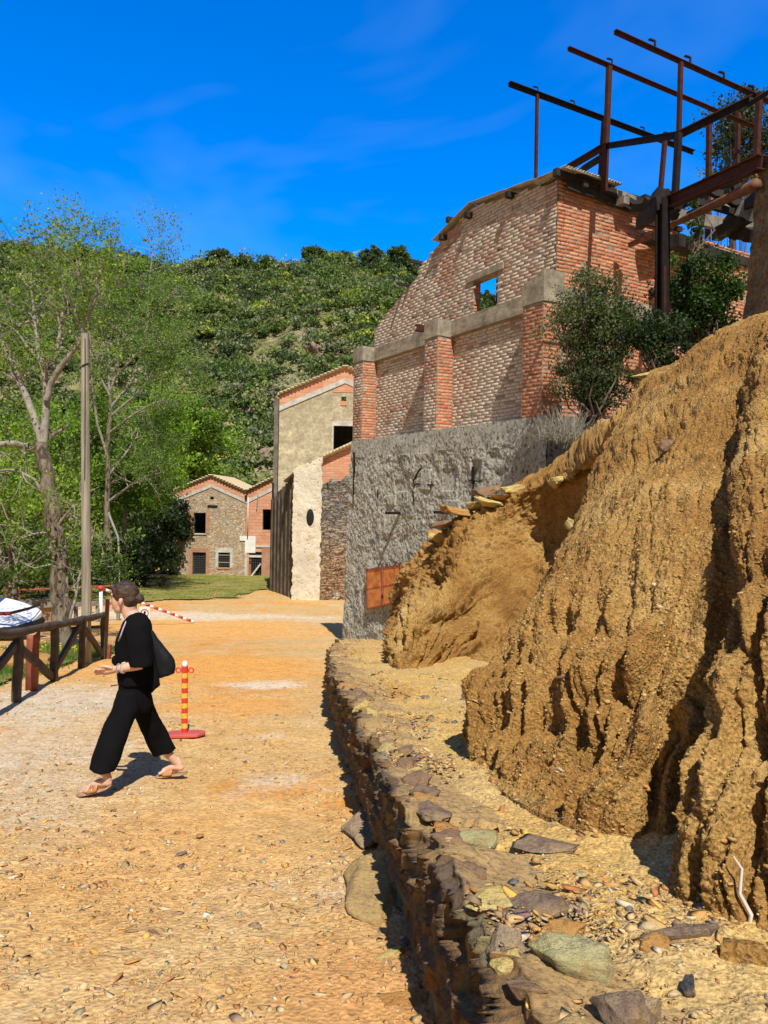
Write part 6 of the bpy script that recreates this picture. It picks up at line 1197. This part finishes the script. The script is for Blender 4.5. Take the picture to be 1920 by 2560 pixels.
foot(1350, 1560, 1215, 1578, 1165, 1592, 1300, 1470, YR, 1)
body = bd_.build("body", M_SKIN, person); remeshed(body, .0048, 4)
def clothdisp(a, f, s=0): return lambda V: (fbm(V, f, 3, s)-.5)*a
# top
mb = MB(); zl(mb, [(408, 975, 1050, PY, .055), (432, 948, 1085, PY, .12), (455, 930, 1100, PY, .165), (500, 908, 1112, PY, .185), (570, 872, 1122, PY, .175), (640, 860, 1132, PY, .175), (740, 866, 1126, PY, .165), (830, 882, 1120, PY, .16), (885, 890, 1118, PY, .16), (900, 892, 1118, PY, .16)], 28)
zl(mb, [(560, 1070, 1130, PY+.03, .06), (760, 1085, 1158, PY+.0, .05), (900, 1100, 1186, PY-.02, .030), (928, 1105, 1192, PY-.02, .026), (955, 1108, 1150, PY-.02, .024), (985, 1112, 1124, PY-.02, .02)], 16)
mb.tube([I(1010, 455, PY-.08), I(1022, 520, PY-.14), I(1030, 620, PY-.165), I(1036, 700, PY-.17), I(1042, 770, PY-.175), I(1042, 788, PY-.175)], [.085, .088, .088, .086, .083, .080], 20)
mb.tube([I(1000, 455, PY+.08), I(1005, 520, PY+.13), I(1000, 640, PY+.16), I(990, 750, PY+.15)], [.08, .08, .078, .076], 16)
top_ = mb.build("black_top", M_BLACK, person); remeshed(top_, .007, 3, clothdisp(.034, (11, 11, 4), 400))
# trousers
mb = MB(); zl(mb, [(855, 893, 1112, PY, .145), (950, 888, 1112, PY, .145), (1020, 868, 1115, PY, .145), (1080, 858, 1118, PY, .13), (1120, 870, 1110, PY, .10)], 24)
def leg(rows): 
    R2 = [(I((a+b)/2, iy, Y), (I(b, iy2, Y)-I(a, iy1, Y))/2, np.array([0, dp, 0])) for iy1, iy2, a, b, Y, dp in rows for iy in [(iy1+iy2)/2]]; mb.ring(R2, 22)
leg([(960, 960, 880, 1060, lgY(.42), .12), (1100, 1110, 835, 1025, lgY(.30), .11), (1220, 1240, 772, 968, lgY(.2), .10), (1370, 1390, 718, 918, lgY(.1), .10), (1470, 1500, 685, 890, lgY(.05), .10), (1532, 1562, 668, 860, lgY(.02), .105)])
leg([(960, 960, 960, 1110, lgY(.55), .12), (1100, 1090, 985, 1135, lgY(.65), .11), (1230, 1190, 1040, 1178, lgY(.78), .10), (1350, 1300, 1088, 1246, lgY(.9), .095), (1452, 1408, 1132, 1304, lgY(.97), .095)])
tr = mb.build("black_trousers", M_BLACK, person); remeshed(tr, .007, 2, clothdisp(.034, (11, 11, 2.2), 410))
# hair
hm = MB(); hm.ball(I(932, 246, PY), (.096, .084, .092), 22, 16); hm.ball(I(965, 285, PY), (.058, .078, .075), 18, 12); hm.ball(I(870, 215, PY), (.040, .060, .036), 14, 10); hm.tube([I(958, 320, PY), I(965, 350, PY), I(968, 375, PY)], [.05, .036, .014], 10)
hm.tube([I(1000, 265, PY), I(1020, 275, PY), I(1035, 282, PY)], [.03, .032, .02], 10); hm.ball(I(1032, 285, PY), (.036, .034, .038), 12, 8)
for k in range(9): hm.tube([I(1030, 270+k*4, PY+RNG.normal()*.01), I(1042+RNG.normal()*5, 262+k*7, PY+RNG.normal()*.02)], [.006, .002], 5)
M_HAIR = (lambda n: (n.base(n.ramp(n.noise(30, 4, .6, n.vec((1, 1, 3))), [(.38, (.020, .010, .006)), (.62, (.095, .050, .028))])), n.bump(n.noise(60, 4, .7, n.vec((.6, 1, 3))), .006), n.m)[2])(NM("dark_brown_hair", .45, .4))
hr = hm.build("hair", M_HAIR, person); remeshed(hr, .006, 3, lambda V: (fbm(V, (8, 30, 30), 3, 420)-.5)*.012)
ht_ = MB().tube([I(1002+8*math.cos(a), 272+22*math.sin(a), PY+.026*math.cos(a)) for a in np.linspace(0, 6.283, 15)], .006, 6).build("hair_tie", plain("pink_tie", (.55, .38, .36), .8, .2, 5, 0), person, parent=hr, smooth=True)
MB().ball(I(847, 268, PY-.045), (.010, .012, .006), 8, 6).build("eye", M_BLACK, person); MB().ball(I(846, 252, PY-.045), (.012, .022, .004), 8, 6).build("eyebrow", M_HAIR, person)
MB().ball(I(840, 351, PY-.008), (.011, .022, .007), 10, 6).build("lips", plain("lips", (.48, .19, .16), .5, .1, 5, 0), person, smooth=True)
mb = MB(); mb.tube([I(1000, 392, PY-.065), I(968, 415, PY-.10), I(935, 455, PY-.150), I(915, 500, PY-.175), I(895, 560, PY-.17), I(878, 600, PY-.15)], [.006]*6, 6); mb.build("lanyard", plain("white_blue_lanyard", (.42, .38, .52), .7, .5, 90, 0), person, smooth=True)
for k, (cx_, r_) in enumerate(((876, .027), (908, .032), (920, .033))):
    bb_ = MB()
    for a in np.linspace(0, 6.283, 22): bb_.ball(I(cx_+6*math.cos(a), 803-(cx_-876)*.12, PY-.178)+np.array([0, math.cos(a)*r_, math.sin(a)*(r_+.004)]), .0042, 6, 4)
    bb_.build("bracelet", plain("bead_bracelet", ((.35, .33, .42), (.62, .48, .45), (.70, .62, .52))[k], .5, .3, 80, 0), person, smooth=True)
M_CORK = plain("sandal_sole", (.34, .21, .12), .85, .3, 20, .001); M_STRAP = plain("tan_leather", (.46, .20, .08), .5, .2, 8, .001, spec=.4)
for pts, y, buck in (([(825, 1668), (790, 1690), (730, 1708), (660, 1724), (600, 1738), (572, 1740)], YF, 1), ([(1385, 1572), (1340, 1586), (1280, 1592), (1215, 1598), (1170, 1602), (1156, 1601)], YR, 0)):
    rows = []
    for k, (a, b) in enumerate(pts): wd = [.022, .036, .036, .044, .040, .018][k]; rows.append((I(a, b, y), np.array([0, wd, 0]), np.array([0, 0, .0095 if k < 5 else .007])))
    so_ = MB().ring(rows, 16).build("sandal", M_CORK, person, smooth=True)
    a, b = (I(pts[2][0], pts[2][1]-8, y), I(pts[3][0], pts[3][1]-8, y)); mid = []; V = []; F = []
    for i, t in enumerate(np.linspace(-.05, 1.05, 6)):
        for j, an in enumerate(np.linspace(0, math.pi, 12)): c = a+(b-a)*t; V.append(c+np.array([0, math.cos(an)*.046, math.sin(an)*(.054-.012*t)]))
    st = mesh("sandal_strap", V, [tuple(f) for f in grid_faces(6, 12)], M_STRAP, person, parent=so_, smooth=True); st.modifiers.new("s", 'SOLIDIFY').thickness = .004
    if buck: c = a+(b-a)*.5+np.array([0, -.036, .036]); MB().tube([c+np.array([.012*math.cos(t), -.004, .018*math.sin(t)]) for t in np.linspace(0, 6.283, 13)], .0022, 5).build("buckle", plain("brass", (.5, .4, .25), .35, .1, 5, 0, .9), person, parent=so_)
# shoulder bag and keys
mb = MB(); yb = PY+.05
R2 = [(I((a+b)/2, iy, yb), np.array([(b-a)/2*mm, 0, 0]), np.array([0, dp, 0])) for iy, a, b, dp in ((520, 1085, 1125, .02), (580, 1095, 1168, .035), (650, 1100, 1222, .045), (740, 1110, 1292, .05), (790, 1130, 1302, .05), (840, 1160, 1290, .05), (858, 1170, 1250, .045), (872, 1180, 1205, .03))]; mb.ring(R2, 22)
bag = mb.build("shoulder_bag", plain("black_bag_fabric", (.008, .009, .011), .7, .3, 12, .003, spec=.2)); remeshed(bag, .007, 2, clothdisp(.03, (14, 14, 6), 430)); tag(bag, "black slouchy shoulder bag hanging behind the woman's back", "bag", None)
ky = thing("phone_pouch", "small dark pouch hanging in front of the woman's chest above her hand", "pouch", I(850, 745, PY-.04)); mb = MB(); mb.ball(I(848, 742, PY-.05), (.022, .02, .034), 10, 8); mb.ball(I(856, 762, PY-.05), (.018, .018, .024), 8, 6); mb.build("pouch_body", M_BLACK, ky, smooth=True); MB().tube([I(862, 640, PY-.08), I(856, 710, PY-.07)], .004, 5).build("cord", M_BLACK, ky)
st_ = MB().tube([I(820, 932, PY-.1), I(895, 922, PY-.1)], .004, 6).build("strap_end", M_BLACK, person)
